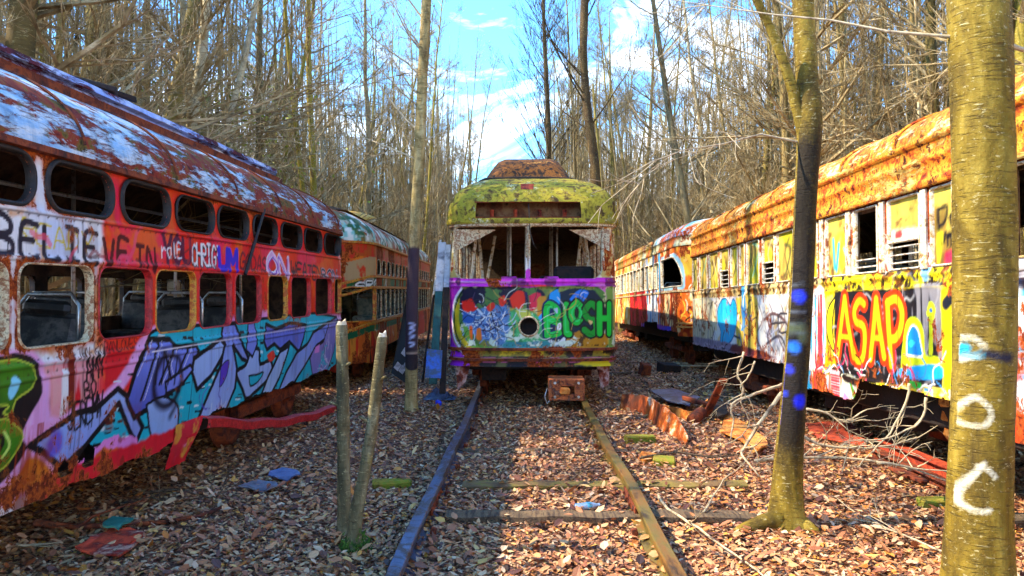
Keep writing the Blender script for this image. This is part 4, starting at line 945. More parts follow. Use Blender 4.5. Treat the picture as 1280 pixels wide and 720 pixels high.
    ds = MB(); ds.box((.0, .42, 1.84), (2.2, .42, .06), None, .015); ds.box((.64, .52, 1.98), (.62, .32, .26), None, .05); ds.box((-.25, .40, 1.90), (.22, .18, .08), None, .02); ds.box((.22, .42, 1.90), (.2, .16, .08), Euler((0, .3, .3)).to_matrix(), .02)
    ds.build('dashboard', M['dark'], T.root)
    lh = MB(); lh.box((T.front(636, 360)[0], .24, 1.925), (.24, .12, .05), None, .015); lh.box((T.front(690, 360)[0], .24, 1.925), (.22, .12, .05), None, .015); lh.build('wiper_motor', mat_rough('magenta_sprayed_metal', ['d030c0', 'b82098', '5a1020'], 12, .5, .4), T.root)
    seats(T, .95, [3.0 + .85 * i for i in range(6)], 'seat_green')
    underframe(T, .52, .93, .35, 12.4, (2.3, 10.4))
    sp = mat_rough('rusty_skirt_plate', ['4a1a10', '8a3a20', 'c8a8a0', '2a120c'], 5, .8, .6)
    MB().plate([(1.18, .30, .62), (1.16, .28, .30), (1.05, .32, .24), (.98, .30, .60)], (0, 1, 0), .04).build('skirt_plate', sp, T.root)
    MB().plate([(-1.18, .30, .62), (-1.14, .28, .22), (-1.02, .30, .34), (-.95, .30, .60)], (0, 1, 0), .04).build('skirt_plate', sp, T.root)
    # coupler box hanging out to the right of centre
    p0 = at(686, 474, 10.55); p1 = at(731, 501, 10.55); cx = (p0.x + p1.x) / 2 - .115; cz = (p0.z + p1.z) / 2; w_ = p1.x - p0.x; h_ = p0.z - p1.z
    cb = MB(); y = -.45
    cb.box((cx, y + .22, cz + h_ / 2 - .02), (w_, .44, .04), None, .006); cb.box((cx, y + .22, cz - h_ / 2 + .02), (w_, .44, .04), None, .006)
    for sx in (-1, 1): cb.box((cx + sx * (w_ / 2 - .03), y + .22, cz), (.058, .44, h_ - .084), None, .006)
    cb.box((cx, y + .30, cz), (w_ - .13, .02, h_ - .09)); cb.box((cx - .15, y + .03, cz), (.12, .05, h_ - .09), None, .008); cb.box((cx + .17, y + .03, cz), (.12, .05, h_ - .09), None, .008); cb.box((cx, y + .03, cz + .10), (.22, .05, .10), None, .006); cb.box((cx, y + .03, cz - .10), (.22, .05, .08), None, .006)
    cpl = cb.build('coupler', mat_rough('rusty_coupler', ['2a120a', '7a3414', 'b0602a', '4a1c0e', '8a6a58'], 9, .7, .6), T.root)
    MB().box((cx - .03, y - .0, cz - .01), (.14, .12, .085), Euler((.1, .05, .1)).to_matrix(), .012).build('coupler_hook', M['rust_lit'], cpl)
    for sx in (-1, 1):
        for sz in (-1, 1): MB().tube([(cx + sx * (w_ / 2 - .05) * .82, y + .0, cz + sz * .10), (cx + sx * (w_ / 2 - .05) * .82, y - .022, cz + sz * .10)], .02, 6).build('bolt', M['chrome'], cpl)
    MB().tube([(cx - w_ / 2 - .02, y + .05, cz + .02), (cx - w_ / 2 - .06, y + .02, cz - .1), (cx - w_ / 2 - .02, y, cz - .2), (cx - w_ / 2 + .03, y + .02, cz - .12), (cx - w_ / 2 + .0, y + .05, cz)], .008, 6).build('shackle', M['chrome'], cpl, True)
    MB().box((cx, y + .9, cz + .02), (.14, 1.3, .16), None, .02).build('drawbar', M['dark'], cpl)
    return T
MID = build_middle()

# ============================================================ YELLOW TRAM (right foreground)
def build_yellow():
    T = Tram('tram', 'yellow and white graffiti covered tram with rusty orange roof, nearest on the right', (4.57, -1.0, .025), 0, 15.8, d=.30, n=3.2, m=-1, rx=-rad(1.43))
    zt, zb = 2.71, 2.10
    op, pn = [], []
    def W(a, b, h0=zb, h1=zt): return wpx(T, a, b, h0, h1, .015)
    op += [W(901, 911, zb, 2.36), W(954, 968, zb, 2.36), W(1069, 1097), W(1112, 1150, zb, 2.33), W(1204, 1256), W(1267, 1312)]
    pn += [W(865, 872), W(875, 884), W(887, 898), W(901, 911, 2.375, zt), W(914, 922), W(925, 931), W(934, 949), W(954, 968, 2.375, zt), W(972, 992), W(1000, 1022), W(1034, 1058), W(1112, 1150, 2.345, zt), W(1166, 1192)]
    for k in range(4): op.append(wy_(T, 1.0 + .95 * k, 1.75 + .95 * k, zb, zt, .015))
    farh = [wy_(T, 1.0 + .95 * k, 1.75 + .95 * k, zb, zt, .02) for k in range(15)]; far = mirrored(farh)
    holes = op + pn + far
    y5 = T.sd + 5.7; ss = T.grid([(-T.T, y5, .10), (y5, y5 + 3.6, .0125), (y5 + 3.6, T.sd + 15.6, .022), (T.sd + 15.6, T.T, .1)], holes)
    hs = T.grid([(.76, 2.75, .0125)], holes, ('h0', 'h1'))
    X = lambda px: T.side(px, 400)[0]
    a0, a1 = X(1078), X(985)
    def cut(s, h):
        lim = np.where((s > a0) & (s < a1), .80 + .05 * fbm(s * 5, s * 0, 3) + .15 * sstep(a1 - .5, a1, s) + .24 * sstep(a0 + .35, a0, s) ** 2, 1.04)
        lim = np.where(s < X(1255), .84, lim); return h < lim + .02 * (fbm(s * 9, s * 0, 5) - .5)
    off = lambda s, h: .008 * (np.abs(h - 1.045) < .02) + .012 * np.exp(-((h - 2.03) / .02) ** 2) + .006 * np.exp(-((h - 1.93) / .014) ** 2) + .006 * (fbm(s * 2, h * 2, 7) - .5)
    def paint(P):
        S, H = P.S, P.H
        P.all(1.0, 'ece8e0'); P.blobs(3, .55, 'd8d4e0', 2, sharp=8); P.blobs(4, .60, 'e8c890', 4)
        yel = (S < X(1028)) * (S > X(1195)); P.all(yel * 1.0, 'e0cc14'); P.blobs(3, .5, 'b8a80c', 6, yel * 1.0); P.blobs(6, .58, 'f0e060', 8, yel * 1.0)
        top = (H > 1.93) * (H < 2.08); P.all(top * (S > X(1040)) * .8, 'c8a030'); P.all(top * (S <= X(1040)) * (S > X(1195)) * 1.0, 'd8c81c'); P.blobs(8, .55, '7a4a14', 12, top * 1.0); P.blobs(14, .56, '2a1c10', 13, top * 1.0)
        P.all((H > 2.08) * 1.0, 'e4dcc8'); P.blobs(7, .52, 'c08a3a', 15, (H > 2.08) * (S > X(1030)) * 1.0); P.blobs(6, .6, 'a84a18', 17, (H > 2.08) * 1.0)
        P.all((H > 2.705) * .8, 'b8501a')
        # grey spray sketches over the white panels
        P.scribble((985, 410), (.9, .30), 70, .022, ['6a6068', '8a7a70', '3a3434', 'a89a98'], 5, .02, .75); P.scribble((985, 400), (.9, .34), 30, .03, ['e8e4ec', 'ffffff'], 6, .02, .9)
        for px0 in (948, 962, 976, 990, 1004): P.stroke([(px0, 380), (px0 + 5, 400), (px0 - 3, 420), (px0 + 6, 440)], .03, '7a6a70', .02)
        P.stroke([(955, 400), (966, 392), (980, 400), (992, 420), (1004, 415)], .045, '7a5a58', .02); P.stroke([(958, 430), (975, 420), (985, 440), (1000, 452)], .04, '5a5058', .02)
        P.text('HE', (964, 415), (985, 415), .25, .03, '4a4448', .1, .04, seed=21); P.text('S', (990, 405), (1004, 405), .22, .03, '4a4448', .1, .04, seed=22)
        # ochre / blue part and the cyan figure
        P.poly([(866, 375), (892, 376), (890, 425), (866, 420)], 'd8cca8', .03, .05); P.scribble((878, 398), (1.0, .3), 50, .04, ['4a3a28', 'f0e8d0', '8a6a3a', 'c8b0a0'], 8, .02, .8)
        P.poly([(920, 372), (946, 372), (944, 440), (922, 436)], 'd8b84a', .04, .1); P.streaks(7, .55, '3a9ad8', 31, (S < X(924)) * (S > X(946)) * (H > 1.4) * 1.0); P.scribble((933, 400), (.4, .3), 22, .03, ['2a2a3a', 'f4f0e4', '1a7ac8'], 9, .02)
        P.poly([(897, 386), (902, 375), (908, 374), (913, 382), (916, 374), (920, 380), (921, 400), (917, 420), (912, 428), (905, 434), (900, 430), (901, 414), (897, 402)], '18b0e0', .02, out='1a6aa8', ow=.03); P.scribble((908, 402), (.2, .22), 8, .02, ['2a5a8a', '60d8f0'], 4)
        P.poly([(862, 420), (900, 426), (945, 438), (960, 448), (860, 444)], '8a7a90', .03, .04); P.scribble((890, 434), (1.6, .06), 60, .02, ['8a7a9a', '18141c', 'b8a8b8'], 10, .01); P.poly([(915, 430), (958, 440), (958, 452), (915, 440)], '6a2a30', .03, .05)  # mauve strip at the foot: middle tram's cast shadow painted in, scribbles on top
        P.poly([(1015, 365), (1030, 362), (1030, 455), (1012, 452)], 'f4f0ec', .03, .05); P.streaks(12, .55, 'e83a4a', 37, (S < X(1012)) * (S > X(1030)) * (H < 1.9)); P.streaks(14, .6, '28b0d8', 38, (S < X(1010)) * (S > X(1030)) * (H < 1.9) * 1.0)
        # black box with ASAP
        P.poly([(1044, 364), (1100, 362), (1172, 360), (1180, 364), (1180, 440), (1178, 486), (1100, 474), (1046, 462), (1043, 420)], '1c1a20', .02, .03, sm=False); P.scribble((1110, 415), (1.2, .5), 120, .022, ['4a484e', '2a282e', '8a8890', '0c0c10', 'c8c8c8'], 14, .02, .6)
        P.streaks(11, .55, '9a98a0', 41, ((S < X(1128)) & (S > X(1180)) & (H > 1.3) & (H < 1.95)) * 1.0, .7)
        P.poly([(1045, 370), (1036, 384), (1033, 400), (1034, 420), (1040, 436), (1043, 436), (1040, 410), (1042, 390)], 'ecd81c', .01, out='181418', ow=.025)
        for o_, w_, c_ in ((1, .17, 'e8380e'), (0, .075, 'f8b814')):
            P.stroke([(1047, 443), (1051, 410), (1056, 372), (1060, 405), (1067, 446)], w_, c_, .012, sm=False); P.stroke([(1050, 420), (1063, 422)], w_ * .7, c_, .012)
            P.stroke([(1080, 380), (1074, 376), (1068, 388), (1070, 402), (1079, 408), (1081, 426), (1078, 448), (1071, 450), (1066, 436)], w_, c_, .012)
            P.stroke([(1088, 448), (1092, 410), (1095, 374), (1099, 408), (1105, 446)], w_, c_, .012, sm=False); P.stroke([(1091, 422), (1101, 423)], w_ * .7, c_, .012)
            P.stroke([(1114, 456), (1111, 415), (1109, 378)], w_, c_, .012); P.stroke([(1109, 378), (1120, 374), (1127, 388), (1126, 408), (1120, 422), (1112, 424)], w_, c_, .012)
        # arch figure in cyan and yellow
        P.poly([(1126, 460), (1128, 430), (1132, 405), (1140, 396), (1150, 402), (1155, 420), (1157, 444), (1172, 446), (1176, 470), (1126, 468)], 'c8dc1c', .012); P.poly([(1133, 444), (1134, 420), (1140, 407), (1147, 412), (1151, 430), (1152, 446)], '1a8ae0', .01, out='e8f0c8', ow=.02); P.poly([(1139, 424), (1144, 428), (1139, 434), (1136, 429)], '30c8d8', .008)
        P.poly([(1122, 462), (1140, 458), (1174, 456), (1176, 474), (1124, 472)], '18a0e8', .012); P.stroke([(1163, 440), (1164, 410), (1163, 386)], .06, 'b8c81c'); P.stroke([(1160, 392), (1163, 380), (1167, 386), (1166, 396)], .05, 'c8d82a'); P.poly([(1161, 388), (1164, 384), (1165, 390)], '1a6ac8', .006)
        P.poly([(1176, 364), (1196, 360), (1196, 480), (1180, 480)], 'dcca10', .02, .04); P.stroke([(1182, 380), (1190, 372), (1195, 380)], .1, '182030', .02)
        P.poly([(1042, 458), (1120, 470), (1120, 482), (1040, 470)], '1a181c', .02, .03); P.scribble((1085, 470), (1.4, .06), 50, .018, ['e8e8e8', 'd83a6a', '3a8ac8', '0a0a0a'], 20); P.poly([(1136, 476), (1150, 478), (1150, 486), (1136, 484)], '18a83a', .01, .02)
        # hanging skirts
        sk = (H < 1.03); P.all(sk * 1.0, 'e8641c'); P.streaks(9, .5, 'f0d0c0', 51, sk * 1.0); P.streaks(11, .56, '28a0d0', 53, sk * (S > X(1038)) * (S < X(1004)) * 1.0); P.streaks(8, .55, 'd82a4a', 55, sk * 1.0, .8)
        P.poly([(1038, 462), (1050, 465), (1050, 510), (1038, 500)], 'f4b0b8', .01, sm=False)
        for i in range(12): P.stroke([(1039, 468 + i * 3.4), (1049, 470 + i * 3.6)], .02, 'd8283a')
        P.poly([(1052, 468), (1074, 474), (1070, 508), (1052, 508)], 'd8d8c0', .02, .06); P.poly([(1060, 475), (1064, 478), (1071, 496), (1067, 500)], '28a838', .008, out='f0f0f0', ow=.015); P.poly([(1055, 490), (1062, 500), (1058, 508), (1053, 504)], 'f08ac8', .01)
        P.poly([(1054, 468), (1074, 474), (1072, 482), (1054, 476)], '20181a', .02, .05)
        P.poly([(985, 462), (1000, 465), (1000, 485), (992, 478)], 'e86a2a', .02, .04)
        # nearest end, beyond the big tree
        ne = (S < X(1230)); P.all(ne * (H < 1.95) * 1.0, 'd8dce4'); P.blobs(2, .5, '2a7ad0', 60, ne * (H < 1.95) * 1.0); P.blobs(3, .55, '18305a', 61, ne * (H < 1.95) * (H > 1.0) * 1.0); P.scribble((1275, 440), (.5, .4), 30, .05, ['e83a28', 'f4f4f4', '1a1a2a', '28b0d8'], 30, .012); P.all(ne * (H < 1.05) * 1.0, 'd83a18'); P.streaks(7, .6, '3a1410', 62, ne * (H < 1.05) * 1.0)
        # posts tinted by old colours
        P.poly([(1152, 225), (1165, 222), (1163, 340), (1152, 340)], '7ab8e0', .03, .08); P.blobs(7, .55, 'f4f0ec', 66, (H > 2.1) * (S < X(1148)) * (S > X(1166)) * 1.0); P.poly([(1100, 290), (1110, 290), (1110, 338), (1100, 338)], 'f0e8e0', .02, .04)
        P.seams(1.32, .8, 2.05, (1.07, 1.95, 2.0), T.sd)
        P.A = .24 + .42 * sstep(.45, .7, fbm(S * 3, H * 2, 9, 4)) + .38 * (H > 2.08) + .12 * sk
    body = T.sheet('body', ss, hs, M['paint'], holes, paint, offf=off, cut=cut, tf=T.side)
    def panep(P):
        S, H = P.S, P.H; P.all(1.0, 'c8a848'); P.streaks(4, .5, '9a7a30', 3); P.blobs(3, .52, 'd8c050', 5); P.blobs(5, .6, '7a5a2a', 7); P.blobs(2.2, .5, 'b8b020', 9, (S > X(1030)) * 1.0)
        for i, px0 in enumerate((868, 879, 892, 918, 942, 961, 982, 1011, 1046)):
            P.stroke([(px0 - 3, 300 + i), (px0 + 4, 310), (px0 + 1, 330), (px0 - 3, 345)], .05, ('3a3a2a', '8ac8a0', '5a4a2a')[i % 3], .03, a=.8); P.stroke([(px0 + 2, 298), (px0 - 3, 318), (px0 + 3, 345)], .04, ('2a2a24', '4a6a3a', 'd8d0a0')[i % 3], .03, a=.7)
        P.poly([(1038, 300), (1050, 288), (1056, 310), (1050, 340), (1040, 336)], 'c8d020', .04, a=.7); P.stroke([(1039, 300), (1041, 335)], .05, '28c0c0', .02); P.stroke([(1046, 305), (1043, 338)], .05, '28b8c8', .02); P.stroke([(1052, 310), (1058, 330)], .03, '28b0c8', .02)
        P.stroke([(1170, 262), (1180, 258), (1178, 276), (1170, 282), (1169, 262), (1171, 310)], .035, '1a1418', .02); P.stroke([(1190, 265), (1184, 272), (1188, 286)], .035, '1a1418', .02); P.poly([(1168, 290), (1176, 292), (1172, 325), (1168, 325)], 'd8d020', .03); P.poly([(1178, 315), (1192, 312), (1192, 330), (1178, 330)], 'd82a4a', .03)
        for k in range(5): P.stroke([(1176 + k * 4, 305), (1178 + k * 4, 290), (1181 + k * 4, 306)], .02, '14101a', .012)
        P.poly([(1112, 288), (1150, 284), (1150, 296), (1112, 299)], 'e8d8d0', .03, .06); P.poly([(1116, 290), (1124, 288), (1124, 296), (1116, 298)], 'e83a3a', .02)
        P.A = np.full(len(S), .05)
    for w in op + pn:
        st = T.rim(w, M['rim_white'], 'window', .02, .035, .008)
        if w in pn: T.sheet('pane', np.linspace(w['s0'] - .008, w['s1'] + .008, max(6, int((w['s1'] - w['s0']) / .02))), np.linspace(w['h0'] - .008, w['h1'] + .008, max(8, int((w['h1'] - w['h0']) / .02))), M['paint_soft'], paint=panep, off=-.022, tf=T.side, parent=st)
        if w in op[:2] + [op[3]] + [op[2]]:
            for k in range(3 if w is not op[2] else 2):
                z = w['h0'] + .05 + .07 * k; MB().tube([T.pos(w['s0'], z, -.012), T.pos(w['s1'], z, -.012)], .007, 6).build('guard_bar', M['pole_white'], st)
    for w in far: T.rim(w, M['rim_white'], 'window', .025, .05, .01)
    for px_ in (1029.5, 1063, 1105, 1158, 1199, 1261):
        s_ = X(px_); p = [T.pos(s_, z, .010) for z in (2.075, 2.73)]
        MB().box((Vector(p[0]) + Vector(p[1])) / 2, (.028, .085, .66), None, .006, .002).build('window_post', M['rim_white'], T.root)
    prof = [(1, 2.735, .05), (1, 2.745, .065), (1, 2.80, .06), (1, 2.81, .045), (1, 2.93, .045), (1, 2.945, .062), (1, 2.975, .062), (1, 2.99, .045), (1, 3.10, .045), (1, 3.11, .07), (1, 3.145, .07), (1, 3.155, .05)]
    prof += [(math.cos(t) ** (2 / 2.1), 3.155 + .43 * math.sin(t) ** (2 / 2.1), .05 * math.cos(t)) for t in np.linspace(.05, pi / 2 - .001, 20)]; prof[-1] = (0, 3.585, 0)
    gold = mat_roof('roof_gold_rust', ['3a1406', 'a04c0c', 'd0902a', '8a480e', '2c1206'], ['e8c060', 'f4e4a8', 'c88a28'], .48, 2.0, (1, .5, 1.4), .55)
    T.sheet('roof', T.grid([(-T.T, T.T, .10)]), None, gold, kf=prof[11:], off=-.02); T.sheet('cornice', T.grid([(-T.T, T.T, .10)]), None, M['roof_rust'], kf=prof[:12], off=-.02)
    for k in range(14):
        S_ = T.sd + .6 + 1.1 * k; pts = [T.pos(S_, z, o + .004, kk) for kk, z, o in prof[11:26]]; MB().tube(pts, .012, 4).build('roof_rib', M['roof_rust'], T.root)
    interior(T, 1.40, 2.72, holes, 'lining'); T.sheet('ceiling', T.grid([(-T.T, T.T, .3)]), None, M['lining'], kf=roof_profile(2.70, .6, 2.1, 8, 0), off=-.07)
    seats(T, 1.32, [2.4 + .86 * i for i in range(12)], 'seat_green', rows=(-.74, .74))
    for y in (5.0, 6.6, 7.4, 8.3): MB().tube([(-.5, y, 1.4), (-.5, y, 3.2)], .017, 8).build('stanchion', M['pole_white'], T.root, True)
    underframe(T, .72, 1.36, .5, 15.0, (2.6, 13.0), drop=.12)
    # hanging spring case with mossy bracket seen in the wheel opening
    p = T.inv @ at(1142, 525, 6.35); g = MB()
    for k in range(3): g.box((p.x + .3 + .01 * k, p.y, p.z + .16 - .13 * k), (.10, .20 - .03 * k, .15), Euler((.1 * k, .1, .1)).to_matrix(), .04)
    g.build('spring_bracket', M['rust_lit'], T.root)
    return T
YEL = build_yellow()

# ============================================================ ORANGE NOSED TRAM (behind the yellow one)
def build_far():
    T = Tram('tram', 'far tram with a rounded orange nose and sky blue roof patch, behind the yellow tram', (4.57, 15.3, -.38), 0, 13.5, d=1.15, n=2.1, m=-1, rx=-rad(1.43))
    sd = T.sd; X = lambda px: T.side(px, 380)[0]
    cab = [dict(s0=sd - .50, s1=sd + 1.40, h0=2.24, h1=2.88, rc=(.06, .05, .05, .62))]
    fr = [dict(s0=-.75, s1=-.04, h0=2.22, h1=2.86, r=.1), dict(s0=.04, s1=.75, h0=2.22, h1=2.86, r=.1)]
    side = [dict(s0=sd + 1.80 + .72 * i, s1=sd + 2.37 + .72 * i, h0=2.24, h1=2.86, r=.03) for i in range(13)]
    op = [side[3], side[6]]; holes = cab + fr + side + mirrored(cab + side)
    ss = T.grid([(-T.T, .5, .1), (.5, sd + 5, .02), (sd + 5, sd + 11, .04), (sd + 11, T.T, .1)], holes); hs = T.grid([(1.14, 3.12, .02)], side, ('h0', 'h1'))
    def cut(s, h): return h < np.where((s > sd + 2.0) & (s < sd + 4.0), 1.35, 1.19) + .08 * fbm(s * 4, s * 0, 3) - .2 * ((s > sd - 1.0) & (s < sd - .3))
    def paint(P):
        S, H = P.S, P.H
        P.all(1.0, 'd8d0c0'); P.blobs(3, .5, 'c8a040', 2); nose = sstep(sd + 2.1, sd + 1.8, S + P.j1 * .5)
        P.all(nose, 'e0661a'); P.blobs(3, .55, 'f0d8a0', 5, nose); P.blobs(4, .58, 'a82c10', 7, nose); P.blobs(2.5, .52, 'e8b83a', 9, nose * (H > 2.1))
        P.all(((S > sd + 1.9) & (S < sd + 3.6)) * (H < 2.2) * 1.0, 'd8dce0'); P.streaks(6, .52, '3a90d0', 12, ((S > sd + 1.6) & (S < sd + 3.6)) * 1.0)
        P.poly([(sd + 3.5, 1.2), (sd + 7.0, 1.2), (sd + 6.8, 2.6), (sd + 5.6, 2.1), (sd + 4.6, 2.7), (sd + 3.6, 2.0)], 'e0202a', .05, .2, conv=False); P.blobs(4, .56, '8a1020', 14, (S > sd + 3.4) * (S < sd + 7) * (H < 2.3))
        P.all((S > sd + 6.8) * .9, 'd89c20'); P.blobs(3, .55, 'd8c890', 16, (S > sd + 6.8) * 1.0)
        P.all((H < 1.34) * (S > sd) * (S < sd + 4.5) * 1.0, '3a3ad0'); P.blobs(4, .5, '8a2ab0', 18, (H < 1.36) * (S > sd) * (S < sd + 4.5) * 1.0)
        P.text('BUS', (sd - .1, 1.5), (sd + .85, 1.5), .4, .05, '5a1008', .15, .05, seed=3, conv=False); P.scribble((sd - .6, 1.7), (.3, .3), 16, .03, ['f4e8d0', '5a2010', 'f0c040'], 4, conv=False)
        P.all((np.abs(S - sd - 1.65) < .10) * (H > 2.1) * 1.0, '4aa8dc'); d = rr_mask(S, H, dict(cab[0], s0=cab[0]['s0'] - .09, s1=cab[0]['s1'] + .07, h0=2.15, h1=2.97, rc=(.1, .1, .1, .58))); P.all(d * 1.0, '9ac8dc')
        P.A = .3 + .4 * sstep(.45, .7, fbm(S * 3, H * 2, 9, 4))
    T.sheet('body', ss, hs, M['paint_soft'], holes, paint, cut=cut)
    def pp(P): P.all(1.0, 'c8c8b0'); P.blobs(2, .48, 'b8a860', 3); P.streaks(4, .52, '5a6a78', 5); P.blobs(3, .5, '4a9ac0', 8, (P.S < sd + 2.2) * 1.0); P.A[:] = .05
    for w in cab + fr + side:
        r = T.rim(w, M['rim_white'], 'window', .03, .05, .012)
        if w in side and w not in op: T.sheet('pane', np.linspace(w['s0'] - .01, w['s1'] + .01, 16), np.linspace(w['h0'] - .01, w['h1'] + .01, 18), M['paint_soft'], paint=pp, off=-.03, parent=r)
    for w in mirrored(cab + side): T.rim(w, M['rim_white'], 'window', .03, .05, .012)
    mat_roof('roof_orange_and_blue', ['8a4a1a', 'c8902a', 'b8b078', '6a5a3a'], ['4aa8e0', 'c8e0e8', 'e8e4d0', 'd8c060'], .47, .8, (1, .6, 1))
    prof = [(1, 3.10, .04), (1, 3.16, .05), (1, 3.17, .03), (1, 3.30, .03), (1, 3.31, .045), (1, 3.34, .045)] + [(math.cos(t) ** (2 / 2.1), 3.34 + .42 * math.sin(t) ** (2 / 2.1), .03 * math.cos(t)) for t in np.linspace(.05, pi / 2 - .001, 16)]; prof[-1] = (0, 3.76, 0)
    def rp(P):
        S, H = P.S, P.H; P.all(1.0, 'b08a30'); P.blobs(2, .5, '7a6a2c', 2); P.blobs(3, .55, 'c8581c', 3); P.blobs(2, .56, 'c8c8a0', 5); b = sstep(sd + 2.6, sd + 1.6, S + P.j1) * sstep(sd - 1.2, sd - .6, S + P.j2) * (H > 3.30)
        P.all(b, '48a8e0'); P.blobs(5, .53, 'e8ece8', 7, b, 16); P.blobs(4, .60, 'b87030', 9, b, 16); P.all(sstep(sd - .6, sd - 1.2, S) * .9, 'd8d0a0'); P.blobs(5, .55, 'a8602a', 11, sstep(sd - .4, sd - 1.0, S))
        P.all((np.abs((S % 1.0) - .5) < .03) * .6, '3a2410'); P.A = .25 + .35 * sstep(.45, .7, fbm(S * 2.5, H * 3, 9, 4))
    prof = prof[:6] + [(math.cos(t) ** (2 / 2.1), 3.34 + .42 * math.sin(t) ** (2 / 2.1), .03 * math.cos(t)) for t in np.linspace(.03, pi / 2 - .001, 36)]; prof[-1] = (0, 3.76, 0)
    T.sheet('roof', T.grid([(-T.T, 0, .09), (0, sd + 6, .04), (sd + 6, T.T, .09)]), None, M['paint_soft'], paint=rp, kf=prof, off=-.02)
    T.strip('belt_moulding', 0, 2.12, .05, .02, M['rim_cream'], .1, s_end=sd + 11.5)
    for z in (1.42, 1.34): T.strip('bumper', -sd - .1, z, .04, .04, M['rust_lit'], .08, s_end=sd - .3)
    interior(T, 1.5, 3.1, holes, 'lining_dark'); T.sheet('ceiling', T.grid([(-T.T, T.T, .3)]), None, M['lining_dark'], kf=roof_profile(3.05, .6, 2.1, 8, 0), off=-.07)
    seats(T, 1.45, [2.4 + .9 * i for i in range(10)], 'seat_green')
    underframe(T, 1.0, 1.45, .8, 12.6, (2.6, 10.8), drop=.43)
    return T
FAR = build_far()
print('trams ok')

# ============================================================ GROUND AND LEAF LITTER
def gz(x, y):
    x = np.asarray(x, float); y = np.asarray(y, float)
    return .05 * (fbm(x * .5 + 40, y * .5 + 40, 3, 3) - .5) + .03 * (fbm(x * 2.2 + 40, y * 2.2 + 40, 5, 3) - .5) - .0
def build_ground():
    xs = np.unique(np.concatenate([np.linspace(-400, -14, 14), np.linspace(-14, 14, 240), np.linspace(14, 400, 14)]))
    ys = np.unique(np.concatenate([np.linspace(-60, 0, 12), np.linspace(0, 30, 260), np.linspace(30, 700, 30)]))
    Xg, Yg = np.meshgrid(xs, ys, indexing='ij'); near = ((np.abs(Xg) < 16) & (Yg > -2) & (Yg < 32))
    Z = gz(Xg, Yg) * near
    n, m = Xg.shape; I = np.arange(n * m).reshape(n, m)
    Q = np.stack([I[:-1, :-1], I[1:, :-1], I[1:, 1:], I[:-1, 1:]], -1).reshape(-1, 4)
    g = npmesh('ground', np.stack([Xg, Yg, Z], -1).reshape(-1, 3), Q, M['ground'], smooth=True)
    tag(g, 'brown forest floor between and under the trams', None, None, 'structure')
build_ground()
def leaf_field(name, X, Y, size, label, lift=.012, zfun=gz):
    n = len(X); th = RNG.uniform(0, 2 * pi, n); L = size * RNG.uniform(.6, 1.35, n); Wd = L * RNG.uniform(.42, .62, n)
    tilt = RNG.normal(0, .27, (n, 2)); fold = RNG.uniform(.05, .45, n); curl = RNG.uniform(-.1, .5, n)
    loc = np.array([[0, -.5, 0], [.5, -.16, 1], [.42, .22, 1], [0, .55, 0], [-.42, .22, 1], [-.5, -.16, 1]])
    P = np.zeros((n, 6, 3)); P[:, :, 0] = loc[:, 0] * Wd[:, None]; P[:, :, 1] = loc[:, 1] * L[:, None]
    P[:, :, 2] = loc[:, 2] * (fold * Wd * .5)[:, None] + (loc[:, 1] ** 2) * (curl * L)[:, None]
    P[:, :, 2] += P[:, :, 0] * np.tan(np.clip(tilt[:, 0], -1, 1))[:, None] + P[:, :, 1] * np.tan(np.clip(tilt[:, 1], -1, 1))[:, None]
    c, s = np.cos(th)[:, None], np.sin(th)[:, None]; x = P[:, :, 0] * c - P[:, :, 1] * s; y = P[:, :, 0] * s + P[:, :, 1] * c
    zmin = P[:, :, 2].min(1)
    V = np.stack([x + X[:, None], y + Y[:, None], P[:, :, 2] + (zfun(X, Y) + lift * RNG.uniform(.1, 2.2, n) - zmin * .75)[:, None]], -1).reshape(-1, 3)
    b = np.arange(n)[:, None] * 6; Q = np.concatenate([b + np.array([[0, 1, 2, 3]]), b + np.array([[0, 3, 4, 5]])], 1).reshape(-1, 4)
    o = npmesh(name, V, Q, M['leaf'], smooth=False, vals=np.repeat(np.clip(RNG.beta(1.3, 1.4, n), 0, 1), 6))
    tag(o, label, None, None, 'stuff'); return o
def scatter(n):
    y = 2.6 + 27 * RNG.random(n) ** 1.9; half = .80 * y + 1.2; x = RNG.uniform(-1, 1, n) * np.minimum(half, 9)
    return x, y
LX, LY = scatter(360000)
leaf_field('leaf_litter', LX, LY, .033 + .0016 * LY, 'dry brown and tan fallen leaves covering the whole floor')

LX2, LY2 = scatter(16000)
leaf_field('curled_leaves', LX2, LY2, .075, 'larger curled brown leaves lying on top of the litter', .03)
